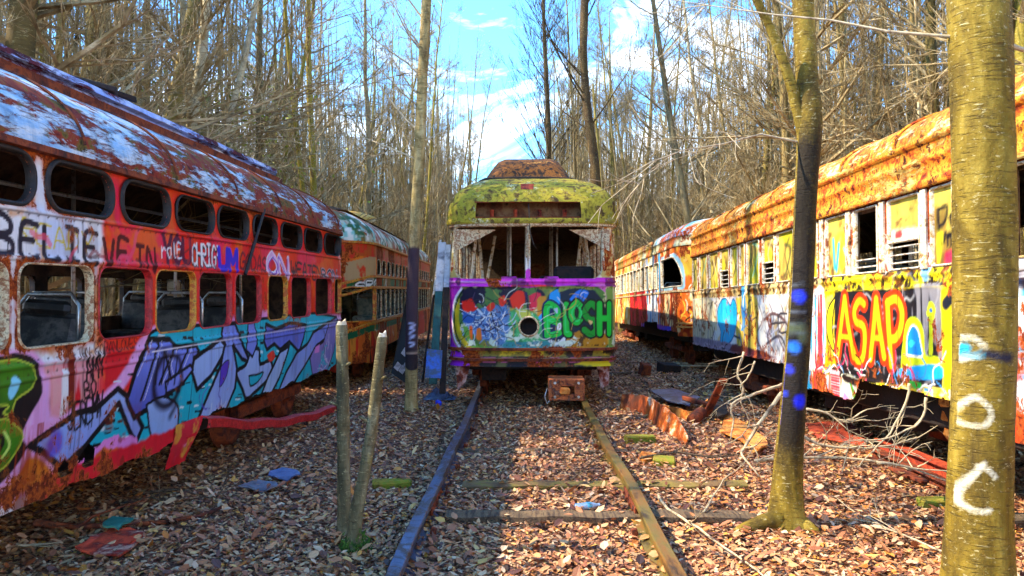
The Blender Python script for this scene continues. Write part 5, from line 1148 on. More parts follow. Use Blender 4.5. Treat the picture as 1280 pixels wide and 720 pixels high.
# ============================================================ TRACK
def build_track():
    def rail(x0, mat, label, bends):
        prof = [(-.070, .00), (.070, .00), (.070, .012), (.012, .03), (.010, .105), (.045, .118), (.045, .150), (.038, .157), (-.038, .157), (-.045, .150), (-.045, .118), (-.010, .105), (-.012, .03), (-.070, .012)]
        m = MB(); N_ = 90; k = len(prof)
        for i in range(N_ + 1):
            y = .4 + 34 * (i / N_) ** 1.25; dx = bends * math.sin(y * .9) * .012 + .006 * math.sin(y * 2.3)
            for px_, pz in prof: m.v.append(Vector((x0 + px_ + dx, y, pz + .0 + .008 * math.sin(y * 1.1 + x0))))
        for i in range(N_):
            for j in range(k): m.f.append((i * k + j, (i + 1) * k + j, (i + 1) * k + (j + 1) % k, i * k + (j + 1) % k))
        m.f.append(tuple(range(k))); m.f.append(tuple(N_ * k + j for j in reversed(range(k))))
        o = tag(m.build('rail', mat, None), label, 'rail', 'rails of the middle track')
        for yj in (5.9, 12.0):
            for sx in (-1, 1): MB().box((x0 + sx * .024, yj, .07), (.02, .62, .07), None, .004).build('joint_plate', M['rust'], o)
            for q in range(4): MB().tube([(x0 - .05, yj - .24 + .16 * q, .07), (x0 + .05, yj - .24 + .16 * q, .07)], .013, 6).build('bolt', M['rust'], o)
        for q in range(9):
            for sx in (-1, 1): MB().box((x0 + sx * .085, 4.3 + .95 * q, .035), (.045, .03, .05), Euler((0, sx * .25, 0)).to_matrix(), .006).build('spike', M['rust'], o)
        return o
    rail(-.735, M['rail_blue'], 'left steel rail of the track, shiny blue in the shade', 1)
    rail(.862, M['rail_olive'], 'right rail of the track, olive brown and rusty', -1)
build_track()
def sleeper(y, x0, x1, rz, z, mat, label):
    m = MB(); n = 12; L = x1 - x0; w = .11; h = .07
    for i in range(n + 1):
        x = x0 + L * i / n; j = .012
        for (dy, dz) in ((-w, -h), (-w * .98, h * .9), (-w * .3, h + .004), (w * .4, h), (w, h * .8), (w, -h)):
            m.v.append(Vector((x, dy + random.uniform(-j, j), dz + random.uniform(-j, j) * .7)))
    k = 6
    for i in range(n):
        for j in range(k): m.f.append((i * k + j, i * k + (j + 1) % k, (i + 1) * k + (j + 1) % k, (i + 1) * k + j))
    m.f.append(tuple(range(k))[::-1]); m.f.append(tuple(n * k + j for j in range(k)))
    o = m.build('sleeper', mat); o.location = (0, y, z); o.rotation_euler = (0, 0, rz); return tag(o, label, 'sleeper', 'wooden sleepers under the rails')
sleeper(5.62, -.60, 1.75, rad(.5), -.010, M['wood'], 'nearest wooden sleeper crossing the track, its end sticking out on the right')
sleeper(6.55, -.55, 1.95, rad(1.0), -.026, mat_rough('half_mossy_wood', ['4a3420', '6a5030', '7a6a2a', '2c2016'], 3, .9, .7), 'second wooden sleeper with yellow moss on its right end')
sleeper(8.0, -.95, 1.1, rad(-.4), -.045, M['wood'], 'third sleeper from the viewer, almost buried in leaves')

# ============================================================ NEAR TRUNKS, POSTS
def interp_path(P, n):
    P = smooth(P, 8); P = np.array(P); d = np.concatenate([[0], np.cumsum(np.linalg.norm(np.diff(P, axis=0), axis=1))]); t = np.linspace(0, d[-1], n)
    return np.stack([np.interp(t, d, P[:, i]) for i in range(P.shape[1])], 1)
def trunk(name, pts, mat, parent=None, rings=300, sides=40, spray=None, knots=6, flute=.0, rough=.03, flare=None):
    """pts: (x,y,z,r). spray(x,z,front)->rgba"""
    Q_ = interp_path(pts, rings); z = Q_[:, 2]; A = np.linspace(0, 2 * pi, sides, endpoint=False); rs = random.Random(int(abs(pts[0][0]) * 1000) + 7)
    AA, ZZ = np.meshgrid(A, np.arange(rings)); R = Q_[:, 3][:, None] * np.ones_like(AA)
    R *= 1 + rough * (fbm(np.cos(AA) * 2 + 9, Q_[:, 2][:, None] * 3 + np.sin(AA) * 2, 4, 4) - .5) * 2
    for k in range(knots):
        a0 = rs.uniform(0, 2 * pi); z0 = rs.uniform(z[0] + .3, z[-1]); s_ = rs.uniform(.04, .09); da = np.angle(np.exp(1j * (AA - a0)))
        R += Q_[:, 3].mean() * rs.uniform(.06, .16) * np.exp(-(da / .35) ** 2 - ((Q_[:, 2][:, None] - z0) / s_) ** 2)
    if flare:
        b = np.exp(-(Q_[:, 2][:, None] - z[0]) / flare[0]); R *= 1 + b * (flare[1] + flare[2] * np.maximum(0, np.cos(AA * 3 + flare[3])) ** 2)
    V = np.stack([Q_[:, 0][:, None] + np.cos(AA) * R, Q_[:, 1][:, None] + np.sin(AA) * R, Q_[:, 2][:, None] + 0 * AA], -1)
    n = rings; I = np.arange(n * sides).reshape(n, sides); J = np.roll(I, -1, 1)
    Q = np.stack([I[:-1], J[:-1], J[1:], I[1:]], -1).reshape(-1, 4)
    col = None
    if spray: col = spray(V[..., 0].ravel(), V[..., 2].ravel(), (np.sin(AA) < -.22).ravel(), R.ravel())
    V = V.reshape(-1, 3); top = len(V); V = np.concatenate([V, [[Q_[-1, 0], Q_[-1, 1], z[-1] + .002]]])
    cap = np.stack([I[-1], J[-1], np.full(sides, top), np.full(sides, top)], -1)
    if col is not None: col = np.concatenate([col, col[-1:]])
    me = npmesh(name, V, Q, mat, parent, True, col, 'spray')
    return me
def spray_layer(ops):
    def f(x, z, front, R):
        P = Paint(x, z); P.C[:] = .3; P.A = np.zeros(len(x)); 
        for kind, pts, w, col, soft, a in ops:
            if kind == 's':
                Pp = smooth(pts, 4); idx = P.region(Pp, w + soft * 2 + .05)
                if not len(idx): continue
                d, _ = P.sd(idx, Pp, False, .02); m = np.clip((w / 2 - d) / soft + .5, 0, 1) * a
            else:
                idx = P.region(pts, .3); d, ins = P.sd(idx, pts, True, .05); m = np.clip(np.where(ins, d, -d) / soft + .5, 0, 1) * a
            m = m * front[idx]; fresh = idx[P.A[idx] < .02]; P.C[fresh] = lin(col); P.put(idx, m, col); P.A[idx] = np.maximum(P.A[idx], m)
        return np.concatenate([P.C, P.A[:, None]], 1)
    return f
def P2(px, py, Y): p = at(px, py, Y); return (p.x, p.z)
def P4(px, py, Y, r): p = at(px, py, Y); return (p.x, p.y, p.z, r)
def limb(mb, p, d, L, r, depth, rs, sides=4, up=.15, wig=.16, segs=5, kids=(5, 8), ratio=.55, rmin=.0035, spread=(.45, .95), lenr=(.35, .6)):
    """a wandering branch with side branches"""
    P = [Vector(p)]; R = [r]; d = Vector(d).normalized()
    for i in range(segs):
        d = (d + Vector((rs.gauss(0, wig), rs.gauss(0, wig), rs.gauss(0, wig) + up * .3))).normalized()
        P.append(P[-1] + d * (L / segs)); R.append(max(rmin * .7, r * (1 - .8 * (i + 1) / segs)))
    mb.tube(P, R, sides, False)
    if depth <= 0: return
    n = rs.randint(*kids)
    for k in range(n):
        t = rs.uniform(.18, .97) * segs; i = min(segs - 1, int(t)); f = t - i; q = P[i].lerp(P[i + 1], f); dd = (P[i + 1] - P[i]).normalized()
        ax = dd.orthogonal().normalized(); ax.rotate(Matrix.Rotation(rs.uniform(0, 2 * pi), 3, dd)); nd = (dd * math.cos(a := rs.uniform(*spread)) + ax * math.sin(a))
        nd.z += up * .6
        limb(mb, q, nd, L * rs.uniform(*lenr) * (1 - .35 * t / segs), max(rmin, R[i] * ratio), depth - 1, rs, 3, up, wig * 1.1, max(3, segs - 1), kids, ratio, rmin, spread, lenr)

def near_trees():
    rs = random.Random(3)
    # big golden trunk, right foreground
    Y = 3.9; r = empty('tree', tuple(Vector((at(1222, 360, Y).x, Y, 0)))); tag(r, 'thick golden barked trunk in the right foreground with white sprayed drops', 'tree'); inv = -Vector(r.location)
    def loc(P): return [(x + inv.x, y + inv.y, z, rr) for x, y, z, rr in P]
    W_, B_ = 'd8d4b8', '1a9ab8'
    S = lambda pts, w, c=W_, soft=.03, a=.72: ('s', [tuple(np.array(P2(px, py, Y - .14)) - [r.location.x, 0]) for px, py in pts], w, c, soft, a)
    ops = [S([(1224, 496), (1212, 512), (1209, 526), (1218, 534), (1234, 532), (1240, 520), (1234, 506), (1224, 496)], .022), S([(1197, 528), (1203, 540), (1202, 556), (1192, 560)], .022), S([(1200, 500), (1198, 522)], .02),
           S([(1231, 580), (1218, 598), (1210, 618), (1212, 634), (1226, 640), (1236, 638)], .026), S([(1226, 582), (1238, 590), (1243, 596)], .02, soft=.03, a=.8), S([(1192, 582), (1198, 600), (1200, 620), (1190, 640)], .02, soft=.03, a=.8),
           S([(1234, 432), (1222, 422), (1210, 426), (1204, 436)], .022), S([(1226, 446), (1208, 458), (1200, 474), (1200, 490)], .024), S([(1196, 446), (1206, 440), (1216, 436)], .05, B_, .03, .95), S([(1200, 444), (1228, 446)], .035, B_, .03, .9), S([(1236, 442), (1262, 448)], .05, '181a30', .06, .8), S([(1196, 434), (1200, 426)], .014)]
    P = [P4(1221, 980, Y, .190), P4(1222, 700, Y, .160), P4(1228, 500, Y, .146), P4(1231, 360, Y, .147), P4(1228, 150, Y, .146), P4(1223, 0, Y, .143), P4(1215, -300, Y, .135), P4(1200, -900, Y, .10), P4(1190, -1500, Y, .05)]
    P[0] = (P[0][0], P[0][1], -.06, .205)
    trunk('trunk', loc(P), M['bark_gold'], r, 520, 56, spray_layer(ops), 9, rough=.045, flare=(.25, .12, .18, .5))
    cr = MB()
    for k in range(22):
        z = rs.uniform(5.2, 10.0); a = rs.uniform(0, 2 * pi); i = min(range(len(P)), key=lambda j: abs(P[j][2] - z)); limb(cr, (P[i][0] + inv.x, P[i][1] + inv.y, z), (math.cos(a), math.sin(a), .9), rs.uniform(1.5, 3.2), .035, 2, rs, 5, kids=(4, 6))
    limb(cr, (.14, .02, at(1260, 52, Y).z), (1, .1, -.15), 1.6, .014, 1, rs, 5); limb(cr, (-.13, .02, at(1190, 44, Y).z), (-1, .35, .12), 1.5, .009, 1, rs, 5, wig=.12, up=0, kids=(3, 5))
    cr.build('crown', M['twig'], r, True)
    # paint-dotted trunk, centre right
    Y = 5.5; r2 = empty('tree', (at(983, 360, Y).x, Y, 0)); tag(r2, 'dark forked trunk with blue paint dots standing before the yellow tram', 'tree'); inv = -Vector(r2.location)
    S = lambda pts, w, c=W_, soft=.02, a=1: ('s', [tuple(np.array(P2(px, py, Y - .1)) - [r2.location.x, 0]) for px, py in pts], w, c, soft, a)
    dk = '1c140c'
    ops = [S([(1006, 190), (1003, 250), (1000, 350), (996, 430), (990, 520), (987, 545)], .40, '1c140c', .42, .74), S([(1001, 330), (996, 430), (992, 500)], .26, '100e16', .3, .82)]  # broad dark band down the middle of the trunk, fading at both ends
    ops += [S([(x, y), (x + .5, y + 1)], w, c, .03, .97) for x, y, w, c in ((1001, 370, .075, '1a3af0'), (996, 434, .075, '1a78f0'), (1001, 502, .085, '1a2af0'), (989, 462, .05, '2238e0'), (985, 492, .02, '2a48f0'))]
    ops += [S([(986, y), (1008, y - 1)], .008, '8a98b0', .02, .5) for y in (356, 390, 404, 418)] + [S([(988, 412), (1004, 410), (1006, 424)], .05, '8a9a70', .06, .5)]
    def loc(P): return [(x + inv.x, y + inv.y, z, rr) for x, y, z, rr in P]
    P = [P4(983, 668, Y, .14), P4(984, 600, Y, .108), P4(992, 500, Y, .090), P4(1001, 380, Y, .083), P4(1007, 250, Y, .080), P4(1012, 150, Y, .088), P4(1009, 100, Y, .080), P4(1004, 0, Y, .077), P4(1000, -200, Y, .09), P4(1010, -700, Y, .06), P4(1000, -1100, Y, .03)]
    P[0] = (P[0][0], P[0][1], -.05, .13)
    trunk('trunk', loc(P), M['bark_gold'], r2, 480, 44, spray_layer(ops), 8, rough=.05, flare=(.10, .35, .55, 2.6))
    fork = [P4(1008, 185, Y, .05), P4(996, 130, Y, .044), P4(982, 85, Y - .05, .038), P4(965, 40, Y - .1, .034), P4(944, -5, Y - .15, .032), P4(900, -120, Y - .2, .035), P4(850, -420, Y - .3, .02)]
    trunk('branch', loc(fork), M['bark_gold_plain'], r2, 160, 20, None, 3)
    root = [(x, y, z, rr) for x, y, z, rr in ((0, -.05, .10, .07), (-.18, -.06, .05, .06), (-.34, -.10, .01, .045), (-.46, -.12, -.04, .03))]
    m = MB(); m.tube([q[:3] for q in root], [q[3] for q in root], 12); m.tube([(.05, -.02, .08), (.14, -.16, .0), (.18, -.24, -.05)], [.06, .05, .03], 10); m.build('root', M['bark_gold_plain'], r2, True)
    cr = MB()
    for (px_, py_, d, L) in ((1000, 178, (-1, -.1, .5), 1.7), (1000, 20, (-1, .3, .5), 1.3)):
        q = at(px_, py_, Y); limb(cr, (q.x + inv.x, q.y + inv.y, q.z), d, L, .009, 2, rs, 5, wig=.14, up=.05, kids=(3, 5))
    for k in range(20):
        z = rs.uniform(4.2, 8.5); a = rs.uniform(0, 2 * pi); limb(cr, (rs.uniform(-.05, .2), 0, z), (math.cos(a), math.sin(a), .9), rs.uniform(1.2, 2.6), .025, 2, rs, 4, kids=(4, 6))
    cr.build('crown', M['twig'], r2, True)
    # slim trunk left of the middle tram, with a dark painted band
    Y = 10.6; r3 = empty('tree', (at(514, 360, Y).x, Y, 0)); tag(r3, 'slim pale trunk with a dark purple painted band beside the middle tram', 'tree'); inv = -Vector(r3.location)
    S = lambda pts, w, c=W_, soft=.02, a=1: ('s', [tuple(np.array(P2(px, py, Y - .08)) - [r3.location.x, 0]) for px, py in pts], w, c, soft, a)
    ops = [S([(518, 322), (516, 360), (515, 400), (515, 440)], .30, '382634', .08, .88), S([(514, 446), (515, 452)], .25, '1c1420', .03, .9)] + [S([(512, y), (518, y + 2), (513, y + 5)], .022, 'b8c0e8', .02, .9) for y in (404, 410, 418, 428)] + [S([(508, 441), (522, 441)], .02, 'c8a890', .02, .8)]
    def loc(P): return [(x + inv.x, y + inv.y, z, rr) for x, y, z, rr in P]
    P = [P4(514, 520, Y, .11), P4(514, 500, Y, .092), P4(515, 400, Y, .088), P4(518, 300, Y, .080), P4(524, 200, Y, .078), P4(528, 100, Y, .074), P4(533, 0, Y, .072), P4(538, -150, Y, .062), P4(545, -400, Y, .03)]; P[0] = (P[0][0], P[0][1], -.04, .11)
    trunk('trunk', loc(P), M['bark_near'], r3, 420, 28, spray_layer(ops), 10, flare=(.1, .2, .2, 1))
    cr = MB()
    for k in range(34):
        z = rs.uniform(3.6, 9.6); a = rs.uniform(0, 2 * pi); limb(cr, (.03 * z, 0, z), (math.cos(a), math.sin(a), .9), rs.uniform(.6, 1.9), .016, 2, rs, 4, kids=(3, 5))
    cr.build('crown', M['twig'], r3, True)
    # two broken posts
    for (b, t, rb, rt, lab) in (((430, 668), (427, 406), .048, .042, 'upright broken post with lichen, left of the leaning one'), ((444, 690), (478, 421), .046, .034, 'leaning broken post beside the upright one')):
        g = onground(*b); Y = g.y; o = empty('post', (g.x, g.y, 0)); tag(o, lab, 'post', 'broken posts by the rail'); T_ = at(t[0], t[1], Y + (.05 if b[0] < 440 else -.05))
        P = [(0, 0, -.06, rb * 1.15), (.0, 0, .2, rb), ((T_.x - g.x) * .5 + .004, (T_.y - g.y) * .5, T_.z * .5, (rb + rt) / 2 * .97), (T_.x - g.x, T_.y - g.y, T_.z, rt)]
        k = trunk('shaft', P, M['stub'], o, 220, 28, None, 16, rough=.11, flare=(.06, .3, .3, 1))
        for (t_, a_) in ((.35, 1.2), (.62, 3.6), (.8, -.6)):
            c_ = Vector(P[0][:3]).lerp(Vector(P[-1][:3]), t_); d_ = Vector((math.cos(a_), math.sin(a_), .5)); MB().tube([c_, c_ + d_ * .07, c_ + d_ * .085], [.016, .011, .008], 8).build('branch_stub', M['stub'], o, True)
        m = MB(); rr = random.Random(4); n = 14
        for i in range(n):
            a = 2 * pi * i / n; m.v.append(Vector((P[-1][0] + math.cos(a) * rt * .96, P[-1][1] + math.sin(a) * rt * .96, T_.z - .01))); 
        for i in range(n):
            a = 2 * pi * i / n; m.v.append(Vector((P[-1][0] + math.cos(a) * rt * .7, P[-1][1] + math.sin(a) * rt * .7, T_.z + rr.uniform(.0, .06) + .03 * math.cos(a))))
        m.v.append(Vector((P[-1][0], P[-1][1], T_.z + .02)))
        for i in range(n): j = (i + 1) % n; m.f.append((i, j, n + j, n + i)); m.f.append((n + i, n + j, 2 * n))
        m.build('broken_top', mat_rough('pale_splintered_wood', ['e0d4b8', 'c8b48c', 'f0e8d8'], 18, .8, .6), o)
        if b[0] > 440:
            mm = MB()
            for i in range(260):
                a = rr.uniform(0, 2 * pi); z = abs(rr.gauss(0, .05)); R_ = .06 + rr.uniform(0, .05) * (1 - z * 4 if z < .2 else .1); c = Vector((math.cos(a) * R_, math.sin(a) * R_ * .9, z)); 
                mm.tube([c, c + Vector((rr.uniform(-.02, .02), rr.uniform(-.02, .02), rr.uniform(.015, .04)))], [.006, .001], 3, False)
            mm.build('moss', mat_rough('bright_moss', ['1c3a0c', '466a14', '142c0a'], 20, .9), o)
near_trees()

# ============================================================ BACKGROUND FOREST
def forest():
    rs = random.Random(21)
    protos = []
    for k in range(9):
        H = rs.uniform(12, 17); r0 = rs.uniform(.07, .115); tr = MB(); cr = MB()
        P = []; x = y = 0; dx, dy = rs.gauss(0, .02), rs.gauss(0, .02)
        for i in range(13):
            P.append((x, y, H * i / 12 - .1)); dx += rs.gauss(0, .022); dy += rs.gauss(0, .022); dx *= .85; dy *= .85; x += dx * H / 6; y += dy * H / 6
        R = [max(.012, r0 * (1 - .9 * (i / 12) ** 1.1)) for i in range(13)]
        tr.tube(P, R, 8, False)
        if k % 3 == 0:      # twin stem
            P2_ = [(px_ + .06 + .09 * i * (1 if k % 2 else -1), py_ + .05 * i, z) for i, (px_, py_, z) in enumerate(P)]; tr.tube(P2_[:10], [q * .7 for q in R[:10]], 6, False)
        for b in range(46):
            t = rs.uniform(.12, .97) * 12; i = min(11, int(t)); q = Vector(P[i]).lerp(Vector(P[i + 1]), t - i); a = rs.uniform(0, 2 * pi); e = rs.uniform(.5, 1.25)
            L = (1 - t / 12 * .72) * rs.uniform(1.4, 3.6)
            limb(cr, q, (math.cos(a), math.sin(a), e), L, max(.012, R[i] * .36), 2, rs, 4, .18, .12, 5, (6, 9), .5, .0042, (.35, .8), (.35, .62))
        me1 = mesh('tree_trunk_shape', tr.v, tr.f, M['bark_bg'], None, True); me2 = mesh('tree_crown_shape', cr.v, cr.f, M['bark_twig'], None, False)
        d1, d2 = me1.data, me2.data; bpy.data.objects.remove(me1); bpy.data.objects.remove(me2); protos.append((d1, d2))
    def tree(x, y, s, rz, lean, label, k=None, group='bare trees standing in the wood', wide=1.0, name='bare_tree'):
        k = rs.randrange(len(protos)) if k is None else k
        o = empty(name, (x, y, -.05), (lean[0], lean[1], rz)); o.scale = (s * wide, s * wide, s); tag(o, label, 'tree', group)
        for nm, d in (('trunk', protos[k][0]), ('crown', protos[k][1])):
            c = bpy.data.objects.new(nm, d); COL.objects.link(c); c.parent = o
        return o
    placed = []
    def ok(x, y, d):
        for a, b in placed:
            if (a - x) ** 2 + (b - y) ** 2 < d * d: return False
        placed.append((x, y)); return True
    special = [ # px, Y, width scale, label
        (15, 9.2, 1.9, (0, .05), 'thick brown trunk at the far left edge above the red tram roof'), (94, 11.5, 1.2, (0, .02), 'twin mossy trunks rising above the near end of the red tram'),
        (186 / 1.0 + 5, 12.5, 1.1, (0, .12), 'slanting pair of trunks above the middle of the red tram'), (240, 13, 1.0, (0, .14), 'leaning greenish trunk above the red tram'),
        (296, 14.5, .9, (0, .05), 'pale crooked trunk above the red tram'), (356, 16, 1.1, (0, .12), 'tall mossy trunk leaning right above the rear of the red tram'), (410, 18, .9, (0, .02), 'upright trunk above the rear end of the red tram'), (470, 21, .9, (0, .03), 'mossy trunk above the green roofed tram'),
        (875, 19, 1.0, (0, -.13), 'trunk leaning left above the orange nosed tram'), (912, 20, .9, (0, -.10), 'second leaning trunk above the orange nosed tram'),
        (960, 17, 1.25, (0, -.06), 'white barked trunk left of the forked tree'), (1023, 14.5, 1.3, (0, 0), 'straight grey trunk right behind the forked tree'), (1062, 17, 1.0, (0, .03), 'yellow green trunk above the middle of the yellow tram'), (1084, 17.5, .9, (0, .05), 'crooked pale trunk beside the yellow green one'),
        (1148, 15.5, .9, (0, -.04), 'slim green trunk above the yellow tram roof'), (1170, 16.5, 1.0, (0, .03), 'pale slim trunk close to the big golden one')]
    for i, (px_, Y, w, lean, lab) in enumerate(special):
        p = at(px_, 250, Y); x = p.x - math.tan(lean[1]) * p.z * 1.0; placed.append((x, Y)); tree(x, Y, 1.0 if w < 1.5 else 1.05, rs.uniform(0, 6), (0, lean[1]), lab, i % 9, 'trees that stand out above the trams', w * (1.25 if Y < 16 else 1.2))
    def px_tree(pts, Y, name_label, mat, kids, ang, thick=1.0, top=True):
        g = at(pts[0][0], 360, Y); o = empty('bare_tree', (g.x, Y, 0)); tag(o, name_label, 'tree', 'trees that stand out above the trams')
        P = [P4(px_, py_, Y, w_ / 2 / F * Y * thick) for px_, py_, w_ in pts]; P = [(a - g.x, b - Y, c, r) for a, b, c, r in P]; P.insert(0, (P[0][0] + .05, 0, -.05, P[0][3] * 1.25))
        if P[0][2] >= P[1][2]: P.pop(0)
        trunk('trunk', P, mat, o, 200, 18, None, 12, rough=.08); m = MB()
        for k in range(kids):
            t = rs.uniform(.25, .99); zz = P[1][2] + (P[-1][2] - P[1][2]) * t; q = None
            for i in range(len(P) - 1):
                if P[i][2] <= zz <= P[i + 1][2]: f = (zz - P[i][2]) / (P[i + 1][2] - P[i][2] + 1e-6); q = [P[i][j] + (P[i + 1][j] - P[i][j]) * f for j in range(4)]
            if q is None: continue
            a = rs.choice((0, pi)) + rs.gauss(0, .7); limb(m, q[:3], (math.cos(a), math.sin(a) * .7, rs.uniform(*ang)), (1.15 - t) * rs.uniform(2.8, 5.0), max(.008, q[3] * .2), 2, rs, 4, .22, .07, 6, (5, 8), .5, .005, (.3, .6), (.3, .55))
        m.build('crown', M['bark_twig'] if mat is not M['bark_dark'] else M['bark_dark'], o)
        placed.append((g.x, Y))
    px_tree([(748, 330, 13), (745, 228, 12), (742, 195, 12), (736, 150, 11), (731, 100, 10), (729, 60, 10), (731, 0, 10), (734, -120, 8), (738, -260, 4)], 19, 'dark wavy trunk rising right behind the middle tram', M['bark_dark'], 16, (.6, 1.2))
    px_tree([(688, 330, 8), (687, 200, 7), (684, 120, 6), (681, 60, 5), (679, 0, 4), (677, -60, 2)], 30, 'slender tree with fanned branches in the gap of sky', M['bark_dark'], 60, (.9, 1.8))
    cnt = 0
    tries = 0
    while cnt < 278 and tries < 20000:
        tries += 1
        y = rs.uniform(2, 60) if cnt > 70 else rs.uniform(4, 26); sd_ = rs.choice((-1, -1, 1, 1)); xin = 6.1 if sd_ < 0 else 6.5; x = sd_ * (xin + abs(rs.gauss(0, 1)) * (4 + y * .16))
        if y > 27: x = -1.0 + sd_ * (2.7 + abs(rs.gauss(0, 1)) * 8)
        if abs(x) > y * .82 + 2.5: continue
        if sd_ < 0 and y < 9 and rs.random() < .45: continue
        if not ok(x, y, 1.05 if y < 30 else .8): continue
        s = rs.uniform(.72, 1.15); 
        tree(x, y, s, rs.uniform(0, 6.28), (rs.gauss(0, .05), rs.gauss(0, .07)), 'slender bare tree among many alike in the wood behind the trams', None, wide=rs.uniform(.75, 1.35)); cnt += 1
    # distant wood as one mass
    m = MB()
    for k in range(520):
        y = rs.uniform(50, 150); x = -2 + rs.choice((-1, 1)) * (4.2 + (y - 50) * .02 + abs(rs.gauss(0, 1)) * 24)
        H = rs.uniform(9, 16); r = rs.uniform(.06, .13); a, b = rs.gauss(0, .5), rs.gauss(0, .5); P = [Vector((x, y, -.1)), Vector((x + a * .4, y + b * .4, H * .5)), Vector((x + a, y, H))]; m.tube(P, [r, r * .6, .02], 4, False)
        for q in range(34):
            t = rs.uniform(.15, .98); c = P[0].lerp(P[2], t); w = rs.uniform(0, 6.28); L = rs.uniform(.8, 2.8) * (1.1 - t * .6); d = Vector((math.cos(w), math.sin(w), rs.uniform(.5, 1.3))).normalized(); e = c + d * L; m.tube([c, c + d * L * .5 + Vector((rs.gauss(0, .1),) * 3), e], [.018, .012, .006], 3, False)
            for z in range(2): f = c.lerp(e, rs.uniform(.3, .9)); d2 = (d + Vector((rs.gauss(0, .6), rs.gauss(0, .6), rs.gauss(0, .4)))).normalized(); m.tube([f, f + d2 * L * .5], [.011, .006], 3, False)
    o = m.build('distant_wood', M['bark_bg']); tag(o, 'far bare wood closing off the end of the track', None, None, 'stuff')
    # understorey of thin saplings and twigs
    m = MB()
    for k in range(1250):
        sd_ = rs.choice((-1, 1)); y = rs.uniform(3, 48); x = sd_ * (6.3 + abs(rs.gauss(0, 1)) * 7)
        if y > 30 and rs.random() < .5: x = sd_ * (3.2 + abs(rs.gauss(0, 1)) * 6)
        if abs(x) > y * .8 + 3: continue
        limb(m, (x, y, -.02), (rs.gauss(0, .25), rs.gauss(0, .25), 1), rs.uniform(2.0, 7.5), rs.uniform(.009, .022), 1 if rs.random() < .45 else 2, rs, 3, .15, .14, 5, (4, 6), .6, .0045, (.3, .9), (.25, .5))
    for k in range(1700):
        sd_ = rs.choice((-1, 1)); y = rs.uniform(8, 58); x = sd_ * (6.4 + abs(rs.gauss(0, 1)) * (4 + y * .15))
        if y > 28: x = -1.1 + sd_ * (1.9 + (y - 28) * .02 + abs(rs.gauss(0, 1)) * (5 + y * .1))
        if abs(x) > y * .8 + 3: continue
        H = rs.uniform(7, 14); r = rs.uniform(.018, .05); a, b = rs.gauss(0, .5), rs.gauss(0, .5); m.tube([(x, y, -.05), (x + a * .3 + rs.gauss(0, .08), y + b * .3, H * .35), (x + a * .7, y + b * .7, H * .7), (x + a, y + b, H)], [r, r * .8, r * .5, .006], 5, False)
    o = m.build('brushwood', M['sapling']); tag(o, 'tangled thin saplings and twigs filling the wood', None, None, 'stuff')
    # creeping green shrub seen through the trees on the left
    return protos
PROTOS = forest()
print('forest ok')

# ============================================================ DEBRIS
def G(px, py, z=0.0): return onground(px, py, z)
def thing_mb(m, name, mat, label, cat, group=None, smooth_=False):
    c = Vector((0, 0, 0)); 
    for v in m.v: c += v
    c /= len(m.v); c.z = 0
    m.v = [v - c for v in m.v]; o = m.build(name, mat, None, smooth_, c); return tag(o, label, cat, group)
def standing_plate(pts, h, th, n=8, jag=.008, lean=.0, seed=1):
    """plate on edge that follows ground points; h a list of heights"""
    rr = random.Random(seed); m = MB(); P = smooth([tuple(p) for p in pts], n); k = len(P)
    for i, p in enumerate(P):
        p = Vector(p); t = i / (k - 1) * (len(h) - 1); j = min(len(h) - 2, int(t)); hh = h[j] + (h[j + 1] - h[j]) * (t - j) + rr.uniform(-jag, jag)
        q = Vector(P[min(i + 1, k - 1)]) - Vector(P[max(i - 1, 0)]); nn = Vector((-q.y, q.x, 0)).normalized()
        for a, b in ((0, -.04), (lean * hh, hh), (lean * hh + th, hh), (th, -.04)): m.v.append(p + nn * a + Vector((0, 0, b)))
    for i in range(k - 1):
        for j in range(4): m.f.append((i * 4 + j, i * 4 + (j + 1) % 4, (i + 1) * 4 + (j + 1) % 4, (i + 1) * 4 + j))
    m.f.append((3, 2, 1, 0)); m.f.append(tuple((k - 1) * 4 + j for j in range(4))); return m
def flat_plate(pts, z, th, n=3, seed=1, jag=.02):
    rr = random.Random(seed); P = []
    for i, p in enumerate(pts):
        q = pts[(i + 1) % len(pts)]
        for k in range(n):
            g = Vector(p).lerp(Vector(q), k / n); P.append(Vector((g.x + rr.uniform(-jag, jag), g.y + rr.uniform(-jag, jag), g.z + z + rr.uniform(0, .02))))
    return MB().plate(P, (0, 0, 1), th)
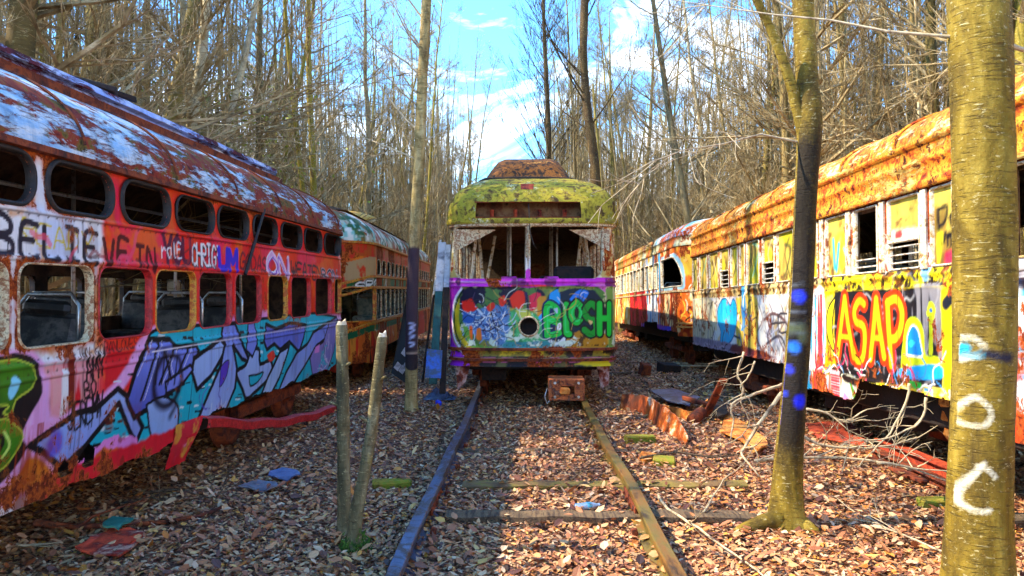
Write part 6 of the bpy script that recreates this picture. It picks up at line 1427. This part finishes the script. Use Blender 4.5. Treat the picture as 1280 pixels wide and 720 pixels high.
def debris():
    rs = random.Random(9)
    white_rust = mat_rough('white_enamel_on_rust', ['2a120a', '5a2410', '8a3c12', 'c8641c', 'e8d8bc'], 2.5, .6, .5)
    thing_mb(standing_plate([G(774, 512), G(800, 518), G(820, 536), G(838, 548), G(856, 560)], [.22, .26, .30, .26, .10], .015, lean=.25, seed=3), 'steel_plate', white_rust, 'long bent rusty plate with a white end, standing on edge right of the track', 'metal scrap')
    m = standing_plate([G(818, 514), G(845, 523), G(868, 528), G(884, 516)], [.10, .15, .15, .2], .02, lean=-.1, seed=5); thing_mb(m, 'curved_fender', M['rust_lit'], 'curved rusty fender strip behind the bent white ended plate', 'metal scrap')
    thing_mb(flat_plate([G(812, 500), G(840, 498), G(874, 510), G(862, 521), G(835, 516)], .14, .012, 3, 6), 'sheet_metal', mat_rough('blue_black_sheet', ['2c3a58', '16181e', '4a5c80', '0e1014'], 3, .4, .4), 'crumpled blue black sheet lying inside the curved fender', 'metal scrap')
    a, b = G(880, 524), at(905, 474, 9.4); m = MB(); d = (b - a); m.box((a + b) / 2, (.11, .04, d.length), d.to_track_quat('Z', 'Y').to_matrix(), .01); thing_mb(m, 'steel_brace', M['rust'], 'dark red brace leaning from the leaves up to the yellow tram', 'metal scrap')
    m = MB(); p = G(875, 533); m.tube([p + Vector((-.1, .0, .08)), p + Vector((.08, .25, .14))], .075, 14); thing_mb(m, 'pipe', M['rust'], 'short rusty pipe stub by the foot of the red brace', 'pipe', None, True)
    thing_mb(flat_plate([G(888, 512), G(905, 515), G(912, 528), G(898, 534)], .1, .03, 2, 8), 'scrap_plate', M['dark'], 'dark steel lid lying between brace and orange plate', 'metal scrap')
    thing_mb(flat_plate([G(908, 524), G(930, 536), G(962, 562), G(945, 570), G(900, 545)], .05, .02, 4, 9, .03), 'rusty_sheet', M['rust_lit'], 'flat orange rusty sheet among twigs in the sunlit leaves', 'metal scrap')
    def block(px, py, sz, rz, mat, name, label, cat, tilt=0, z=None):
        p = G(px, py); m = MB(); m.box((p.x, p.y, (sz[2] * .4 if z is None else z)), sz, Euler((tilt, tilt * .6, rz)).to_matrix(), .012, .008); return thing_mb(m, name, mat, label, cat)
    block(800, 553, (.34, .13, .09), .1, M['wood_moss'], 'wood_block', 'short yellow mossy timber below the bent plate', 'timber')
    block(812, 578, (.20, .12, .10), .5, M['rust_lit'], 'wood_chunk', 'orange broken wood chunk beside the right rail', 'timber', .3)
    block(830, 582, (.22, .16, .09), -.2, M['wood_moss'], 'wood_chunk', 'mossy flat wood chunk next to the orange one', 'timber', .12)
    block(836, 466, (.42, .3, .22), .4, M['dark'], 'iron_block', 'dark box shaped iron block in the shade before the orange nosed tram', 'metal scrap', .15)
    block(806, 470, (.18, .25, .28), .2, M['rust'], 'iron_wedge', 'small dark wedge left of the iron block', 'metal scrap', .2)
    block(785, 468, (.9, .08, .05), .5, M['wood'], 'plank', 'grey plank lying beside the right flank of the middle tram', 'timber')
    block(795, 480, (.8, .06, .04), -.3, M['wood'], 'plank', 'thin dark plank in front of the small wedge', 'timber')
    for k, (x, y, L, rz) in enumerate(((868, 458, .95, -.15), (872, 462, .9, -.05))):
        block(x, y, (L, .07, .04), rz, M['twig'], 'plank', ('upper', 'lower')[k] + ' one of two pale planks under the yellow tram', 'timber', 0, .06 + .02 * k)
    block(872, 520, (.12, .5, .06), .6, M['rust'], 'steel_bar', 'rusty bar across the end of the curved fender', 'metal scrap', .1, .2)
    # rail-like beams on the right
    def beam(a, b, w, h, mat, label, name='steel_beam', z=0):
        a = Vector(a); b = Vector(b); d = b - a; R = d.to_track_quat('Y', 'Z').to_matrix(); m = MB(); L = d.length; c = (a + b) / 2 + Vector((0, 0, z))
        m.box(c, (w * .25, L, h * .82), R, .004); m.box(c + Vector((0, 0, h * .45)), (w, L * 1.002, h * .14), R, .004); m.box(c - Vector((0, 0, h * .45)), (w, L * .998, h * .14), R, .004); thing_mb(m, name, mat, label, 'steel beam')
    beam(G(1100, 556, .1), G(1200, 598, .1), .13, .14, M['rust_red'], 'long red rusty beam running under the yellow tram beside the golden trunk'); beam(G(1092, 566, .06), G(1210, 622, .06), .12, .10, M['rust'], 'darker beam lying in front of the long red beam')
    block(1190, 566, (.35, .3, .2), .3, M['rust_red'], 'steel_box', 'red rusty box standing on the long red beam', 'metal scrap', .05, .24); block(1172, 634, (.30, .14, .08), .1, M['wood_moss'], 'wood_block', 'brown timber block left of the golden trunk', 'timber')
    block(1262, 660, (.5, .16, .1), .1, M['wood'], 'wood_block', 'brown timber block right of the golden trunk', 'timber')
    thing_mb(flat_plate([G(1008, 535), G(1050, 532), G(1095, 548), G(1080, 562), G(1020, 552)], .03, .02, 4, 12, .03), 'rusty_sheet', M['rust_red'], 'flat red rusty sheet behind the paint dotted trunk', 'metal scrap')
    thing_mb(flat_plate([G(1110, 590), G(1150, 585), G(1180, 600), G(1150, 612)], .03, .02, 4, 13, .03), 'rusty_sheet', M['rust'], 'dark rusty sheet in front of the beams', 'metal scrap')
    # left side
    thing_mb(flat_plate([G(332, 600), G(352, 590), G(376, 597), G(360, 606)], .03, .012, 3, 2), 'slate', mat_rough('blue_grey_slate', ['4a5c88', '6a7ca8', '3a4460'], 4, .45, .3), 'upper blue grey slate on the shaded leaves', 'slate', 'slates on the leaves')
    thing_mb(flat_plate([G(300, 612), G(325, 604), G(350, 612), G(325, 620)], .02, .012, 3, 4), 'slate', mat_rough('grey_slate', ['5c6070', '7a7c88', '3a3c48'], 4, .5, .3), 'lower grey slate on the shaded leaves', 'slate', 'slates on the leaves')
    thing_mb(flat_plate([G(92, 695), G(140, 668), G(182, 672), G(150, 706)], .03, .015, 4, 5, .02), 'painted_board', mat_rough('red_sprayed_board', ['c01c18', 'e0502a', '7a0e10', 'e8c0a0'], 4, .6, .4), 'red and orange painted board in the left foreground leaves', 'board')
    thing_mb(flat_plate([G(126, 672), G(140, 660), G(166, 662), G(150, 674)], .06, .015, 3, 6, .015), 'painted_board', mat_rough('green_sprayed_board', ['1c5a50', '2c7a6a', '143a34'], 4, .6, .4), 'dark green painted board behind the red one', 'board')
    thing_mb(MB().box(tuple(G(490, 610) + Vector((0, 0, .03))), (.34, .10, .08), Euler((0, 0, .05)).to_matrix(), .02, .01), 'mossy_log', M['wood_moss'], 'mossy flat log between the posts and the left rail', 'timber')
    def stick(pts, r, label, mat='twig', kids=2, z=.04, name='fallen_branch', yy=None):
        P = [G(x, y, z) if yy is None else at(x, y, yy[i] if isinstance(yy, (list, tuple)) else yy) for i, (x, y) in enumerate(pts)]; P = [Vector(p) for p in smooth([tuple(p) for p in P], 4)]
        m = MB(); n = len(P); m.tube([p + Vector((rs.gauss(0, .004), 0, rs.gauss(0, .004))) for p in P], [r * (1 - .7 * i / (n - 1)) for i in range(n)], 7)
        for k in range(kids):
            i = rs.randrange(1, n - 1); d = (P[i + 1] - P[i - 1]).normalized(); s = Vector((rs.gauss(0, .6), rs.gauss(0, .4), abs(rs.gauss(.3, .4)))); limb(m, P[i], d + s, rs.uniform(.2, .6), r * .5, 1, rs, 4, 0, .18, 4, (2, 4), .6, .0025)
        return thing_mb(m, name, M[mat] if isinstance(mat, str) else mat, label, 'branch', 'fallen branches on the leaves', True)
    stick([(45, 654), (100, 658), (180, 655), (235, 648), (275, 636), (288, 628)], .028, 'long brown branch lying in front of the red tram', 'rust', 1)
    stick([(20, 683), (50, 680), (80, 678)], .010, 'thin pale stick at the left edge below the long brown branch'); stick([(168, 618), (220, 612), (262, 622), (290, 610)], .012, 'dark thin branch behind the long brown branch', 'wood', 3); stick([(150, 630), (190, 622), (226, 630)], .01, 'crossing dark twig near the red skirt panel', 'wood', 2)
    stick([(979, 480), (945, 492), (915, 505), (917, 530), (912, 552)], .018, 'pale angled branch left of the dotted trunk, bent down at its end', yy=[7.6, 7.5, 7.4, 7.4, 7.3]); stick([(977, 491), (955, 522), (930, 560), (929, 572), (950, 596)], .020, 'pale curved branch sweeping down left of the dotted trunk', yy=[6.6, 6.5, 6.4, 6.3, 6.2])
    stick([(930, 440), (922, 467), (929, 485), (926, 502), (937, 527), (925, 548)], .014, 'upright crooked twig in front of the dark wheel opening', yy=7.8, kids=5); stick([(943, 452), (936, 470), (925, 485), (940, 505), (945, 530)], .010, 'second upright twig beside the crooked one', yy=7.7, kids=4)
    stick([(1006, 511), (1030, 515), (1052, 527), (1067, 529)], .014, 'pale branch right of the dotted trunk at tram skirt height', yy=6.6, kids=4); stick([(1060, 526), (1080, 514), (1099, 509)], .010, 'rising twig at the end of the pale branch', yy=6.6)
    stick([(1004, 545), (1022, 555), (1060, 560), (1110, 557), (1140, 548)], .015, 'long pale branch behind the dotted trunk before the dark wheels', yy=6.5, kids=5); stick([(944, 576), (972, 574), (1035, 572), (1097, 577), (1150, 590), (1188, 603)], .018, 'longest pale branch lying across the sunlit leaves', z=.08, kids=5)
    stick([(1137, 480), (1133, 500), (1113, 540), (1092, 563), (1070, 585)], .012, 'slanting pale twig under the yellow lettering', yy=6.1, kids=4); stick([(1157, 497), (1150, 527), (1110, 547), (1080, 552)], .012, 'forked pale twig near the golden trunk', yy=6.0, kids=5); stick([(1097, 578), (1130, 583), (1153, 590), (1187, 603)], .013, 'pale twig in front of the dark rusty sheet', yy=5.9, kids=3)
    stick([(1053, 590), (1060, 560), (1062, 545), (1055, 520)], .006, 'thin upright sapling behind the dotted trunk', yy=6.2, kids=2); stick([(823, 618), (835, 636), (872, 660), (905, 684), (945, 712), (965, 740)], .013, 'crooked pale branch in front, right of the rail', kids=2, z=.06)
    stick([(800, 572), (850, 565), (890, 572), (935, 566)], .014, 'dark stick lying beside the mossy wood chunk', 'wood', 2, .08); stick([(560, 560), (600, 566), (640, 562)], .006, 'thin dark twig between the rails', 'wood', 1, .04); stick([(590, 668), (612, 680), (640, 690), (650, 684)], .007, 'dark twig between the rails near the front', 'wood', 1, .04)
    stick([(1180, 690), (1110, 660), (1070, 640), (1040, 620)], .008, 'thin twig in front of the golden trunk', z=.05, kids=3); stick([(880, 640), (905, 600), (930, 580), (940, 560)], .008, 'slim twig leaning over the leaves left of the dotted trunk', z=.07, kids=3); stick([(715, 600), (750, 570), (800, 545), (860, 530)], .006, 'fine twig crossing toward the bent plate', 'wood', 2, .05)
    # leaning boards left of the middle tram
    def board(px0, py0, px1, py1, Y0, Y1, w, name, mats, label, split=None):
        a = at(px0, py0, Y0); b = at(px1, py1, Y1); d = b - a; R = d.to_track_quat('Z', 'Y').to_matrix(); o = empty(name, (a.x, a.y, 0)); tag(o, label, 'board', 'boards leaning by the middle tram')
        cuts = [0, 1] if split is None else [0, split, 1]
        for i in range(len(cuts) - 1):
            c = a + d * (cuts[i] + cuts[i + 1]) / 2 - Vector((a.x, a.y, 0)); MB().box(c, (w, .03, d.length * (cuts[i + 1] - cuts[i])), R, .004).build('panel', mats[i], o)
    green = mat_rough('dark_green_board', ['0e3a34', '14524a', '0a2420'], 4, .5, .3); whiteb = mat_rough('white_grey_board', ['8a8c94', 'b4b8c0', '5a5e6a'], 4, .6, .3)
    board(541, 480, 553, 303, 10.9, 11.6, .12, 'leaning_board', [green, whiteb], 'tall board with white top and green foot leaning beside the middle tram', .64)
    board(553, 492, 560, 306, 10.8, 11.5, .09, 'leaning_board', [M['dark'], whiteb], 'narrow dark board between the tall board and the middle tram', .7); board(528, 478, 551, 300, 11.2, 11.8, .03, 'leaning_pole', [M['dark'], M['pole_white']], 'thin pole leaning on the outer side of the tall board', .6)
    a, b, c_, d_ = at(534, 436, 10.6), at(553, 438, 10.6), at(551, 473, 10.5), at(531, 472, 10.5); thing_mb(MB().plate([a, b, c_, d_], (0, 1, 0), .02), 'blue_board', mat_rough('blue_painted_panel', ['16407a', '2860c8', '3a4a5a', '1a48a8'], 4, .6, .3), 'small bright blue panel at the foot of the tall leaning board', 'board')
    black = mat_rough('black_white_door', ['101014', '0c0c10', '1c1a1c'], 3, .6, .3); a = at(514, 342, 13.9); m = MB(); m.plate([at(514, 342, 13.9), at(519, 352, 13.9), at(508, 480, 13.0), at(489, 466, 13.0)], (0, 1, 0), .04); o = thing_mb(m, 'door', black, 'black door leaf leaning on the green roofed tram', 'door')
    for (x, y) in ((497, 458), (506, 440), (503, 462), (509, 455)):
        q = at(x, y, 12.96) - o.location; s = .07; MB().plate([q + Vector((-s, 0, -.02)), q + Vector((0, 0, -s * 1.2)), q + Vector((s, 0, .02)), q + Vector((0, 0, s * 1.2))], (0, 1, 0), .012).build('door_marking', whiteb, o)
    m = MB(); rr = random.Random(4); g = G(550, 500); N_ = 9; idx = {}
    for i in range(N_):
        for j in range(N_): idx[i, j] = len(m.v); m.v.append(g + Vector(((i / 8 - .5) * .5, (j / 8 - .5) * .4, .03 + .22 * rr.random() * math.sin(pi * i / 8) * math.sin(pi * j / 8))))
    for i in range(8):
        for j in range(8): m.f.append((idx[i, j], idx[i + 1, j], idx[i + 1, j + 1], idx[i, j + 1]))
    o = thing_mb(m, 'tarpaulin', mat_rough('slate_blue_tarp', ['1c2438', '3a4a70', '141a28'], 5, .45, .4), 'crumpled slate blue tarpaulin by the left front corner of the middle tram', 'tarpaulin'); sm = o.modifiers.new('thickness', 'SOLIDIFY'); sm.thickness = .006
    g = G(548, 508); thing_mb(MB().box(tuple(g + Vector((0, 0, .05))), (.09, .09, .08), Euler((.3, .2, .4)).to_matrix(), .02), 'blue_cup', mat_rough('blue_plastic', ['1a30e0', '2440f0'], 4, .3, .1), 'small bright blue plastic cup in front of the tarpaulin', 'cup')
    # crushed bottle between the rails
    g = G(733, 638) + Vector((0, 0, .035)); o = empty('plastic_bottle', (g.x, g.y, 0)); tag(o, 'crushed clear plastic bottle with a blue label between the rails', 'bottle'); dr = Vector((.95, .3, .02)).normalized()
    P = [dr * t + Vector((0, 0, g.z)) for t in (-.10, -.09, -.05, .0, .04, .07, .09, .105)]; R_ = [.02, .030, .027, .031, .028, .018, .011, .011]
    pl = mat_rough('clear_plastic', ['dfe8ee', 'c8d8e0', 'f4f8fa'], 12, .15, .3); MB().tube(P, R_, 14).build('bottle_body', pl, o, True); MB().tube([P[3] - dr * .0, P[4]], [.0325, .0295], 14).build('bottle_label', mat_rough('pale_blue_label', ['48c0d8', '8ad8e8'], 8, .4, .1), o, True); MB().tube([P[6] + dr * .01, P[7] + dr * .008], .013, 10).build('bottle_cap', mat_rough('white_cap', ['f0f0f0', 'd8e0e8'], 8, .4), o)
    # scrap on the red tram roof
    p = Vector((-3.74, 6.35, 3.50)); m = MB(); m.box(p, (.34, .62, .035), Euler((.12, .22, .5)).to_matrix(), .008, .02); m.box(p + Vector((.02, .25, .03)), (.2, .4, .03), Euler((-.1, .1, -.4)).to_matrix(), .006, .02); thing_mb(m, 'roof_scrap', M['dark'], 'dark scrap of roofing lying on the red tram roof', 'metal scrap')
    # bush with small yellow green leaves seen through the left wood
    p = at(262, 150, 17); o = empty('shrub', (p.x, 17, 0)); tag(o, 'yellow green leafy shrub glimpsed between trunks above the red tram', 'shrub'); m = MB()
    for k in range(30): limb(m, (rs.gauss(0, .3), rs.gauss(0, .3), 0), (rs.gauss(0, .2), rs.gauss(0, .2), 1), rs.uniform(3, 6.4), .03, 1, rs, 4, .2, .1, 6, (5, 8), .5, .006)
    m.build('stems', M['twig'], o); n = 2600; V = np.zeros((n, 4, 3)); c = np.stack([RNG.normal(0, 1.0, n), RNG.normal(0, .9, n), RNG.uniform(2.6, 6.6, n)], -1); u = RNG.normal(0, 1, (n, 3)); u /= np.linalg.norm(u, axis=1)[:, None]; v = np.cross(u, RNG.normal(0, 1, (n, 3))); v /= np.linalg.norm(v, axis=1)[:, None]
    for i, (a, b) in enumerate(((-1, 0), (0, -.5), (1, 0), (0, .5))): V[:, i] = c + u * a * .06 + v * b * .06
    npmesh('foliage', V.reshape(-1, 3), np.arange(n * 4).reshape(n, 4), mat_rough('olive_leaf', ['5a6a10', '8a941c', '3c4a0c'], 3, .6, .1), o, False)
debris()

# ============================================================ LIGHT AND SKY
SUN_EL = 45.5
def lighting():
    w = bpy.data.worlds.new('World'); SC.world = w; w.use_nodes = True; nt = w.node_tree; N = NT(nt); nt.nodes.clear()
    out = nt.nodes.new('ShaderNodeOutputWorld'); bg = nt.nodes.new('ShaderNodeBackground'); nt.links.new(bg.outputs[0], out.inputs[0])
    sky = nt.nodes.new('ShaderNodeTexSky'); sky.sky_type = 'NISHITA'; sky.sun_disc = False
    sky.sun_elevation = rad(SUN_EL); sky.sun_rotation = rad(-87); sky.air_density = 1.0; sky.dust_density = .4; sky.ozone_density = 3.0
    tc = nt.nodes.new('ShaderNodeTexCoord').outputs['Generated']
    mp = N.mapping(tc, (1.3, .5, 3.2), (3.1, .4, 1.5))
    n = N.noise(mp, 2.6, 9, .62, .9).outputs[0]
    sep = N.n('SeparateXYZ'); N.L(tc, sep.inputs[0])
    low = N.math('MULTIPLY', N.math('MAXIMUM', N.math('SUBTRACT', .30, sep.outputs[2]), -.08), .9)
    m = N.math('MULTIPLY', N.math('SUBTRACT', N.math('ADD', n, low),  .555), 6, clamp=True)
    tint = N.mix(1.0, sky.outputs[0], (.52, 1.0, 1.25, 1), 'MULTIPLY')
    c = N.mix(m, tint, (8.0, 8.4, 9.0, 1))
    N.L(c, bg.inputs[0]); bg.inputs[1].default_value = .15
    ld = bpy.data.lights.new('sun', 'SUN'); ld.energy = 3.4; ld.angle = rad(.5); ld.color = (1, .84, .60)
    lo = bpy.data.objects.new('sun', ld); COL.objects.link(lo)
    az = rad(4); el = rad(SUN_EL)      # light travels towards +X and a little +Y
    d = Vector((math.cos(el) * math.cos(az), math.cos(el) * math.sin(az), -math.sin(el)))
    lo.rotation_euler = d.to_track_quat('-Z', 'Y').to_euler(); lo.location = (-20, 0, 20)
    vs = SC.view_settings; vs.view_transform = 'Standard'; vs.look = 'None'; vs.exposure = EXPO; vs.gamma = 1
    SC.cycles.max_bounces = 6; SC.cycles.diffuse_bounces = 4; SC.cycles.glossy_bounces = 3; SC.cycles.use_denoising = True; SC.cycles.use_adaptive_sampling = True; SC.cycles.adaptive_threshold = .03
EXPO = 1.92
lighting()
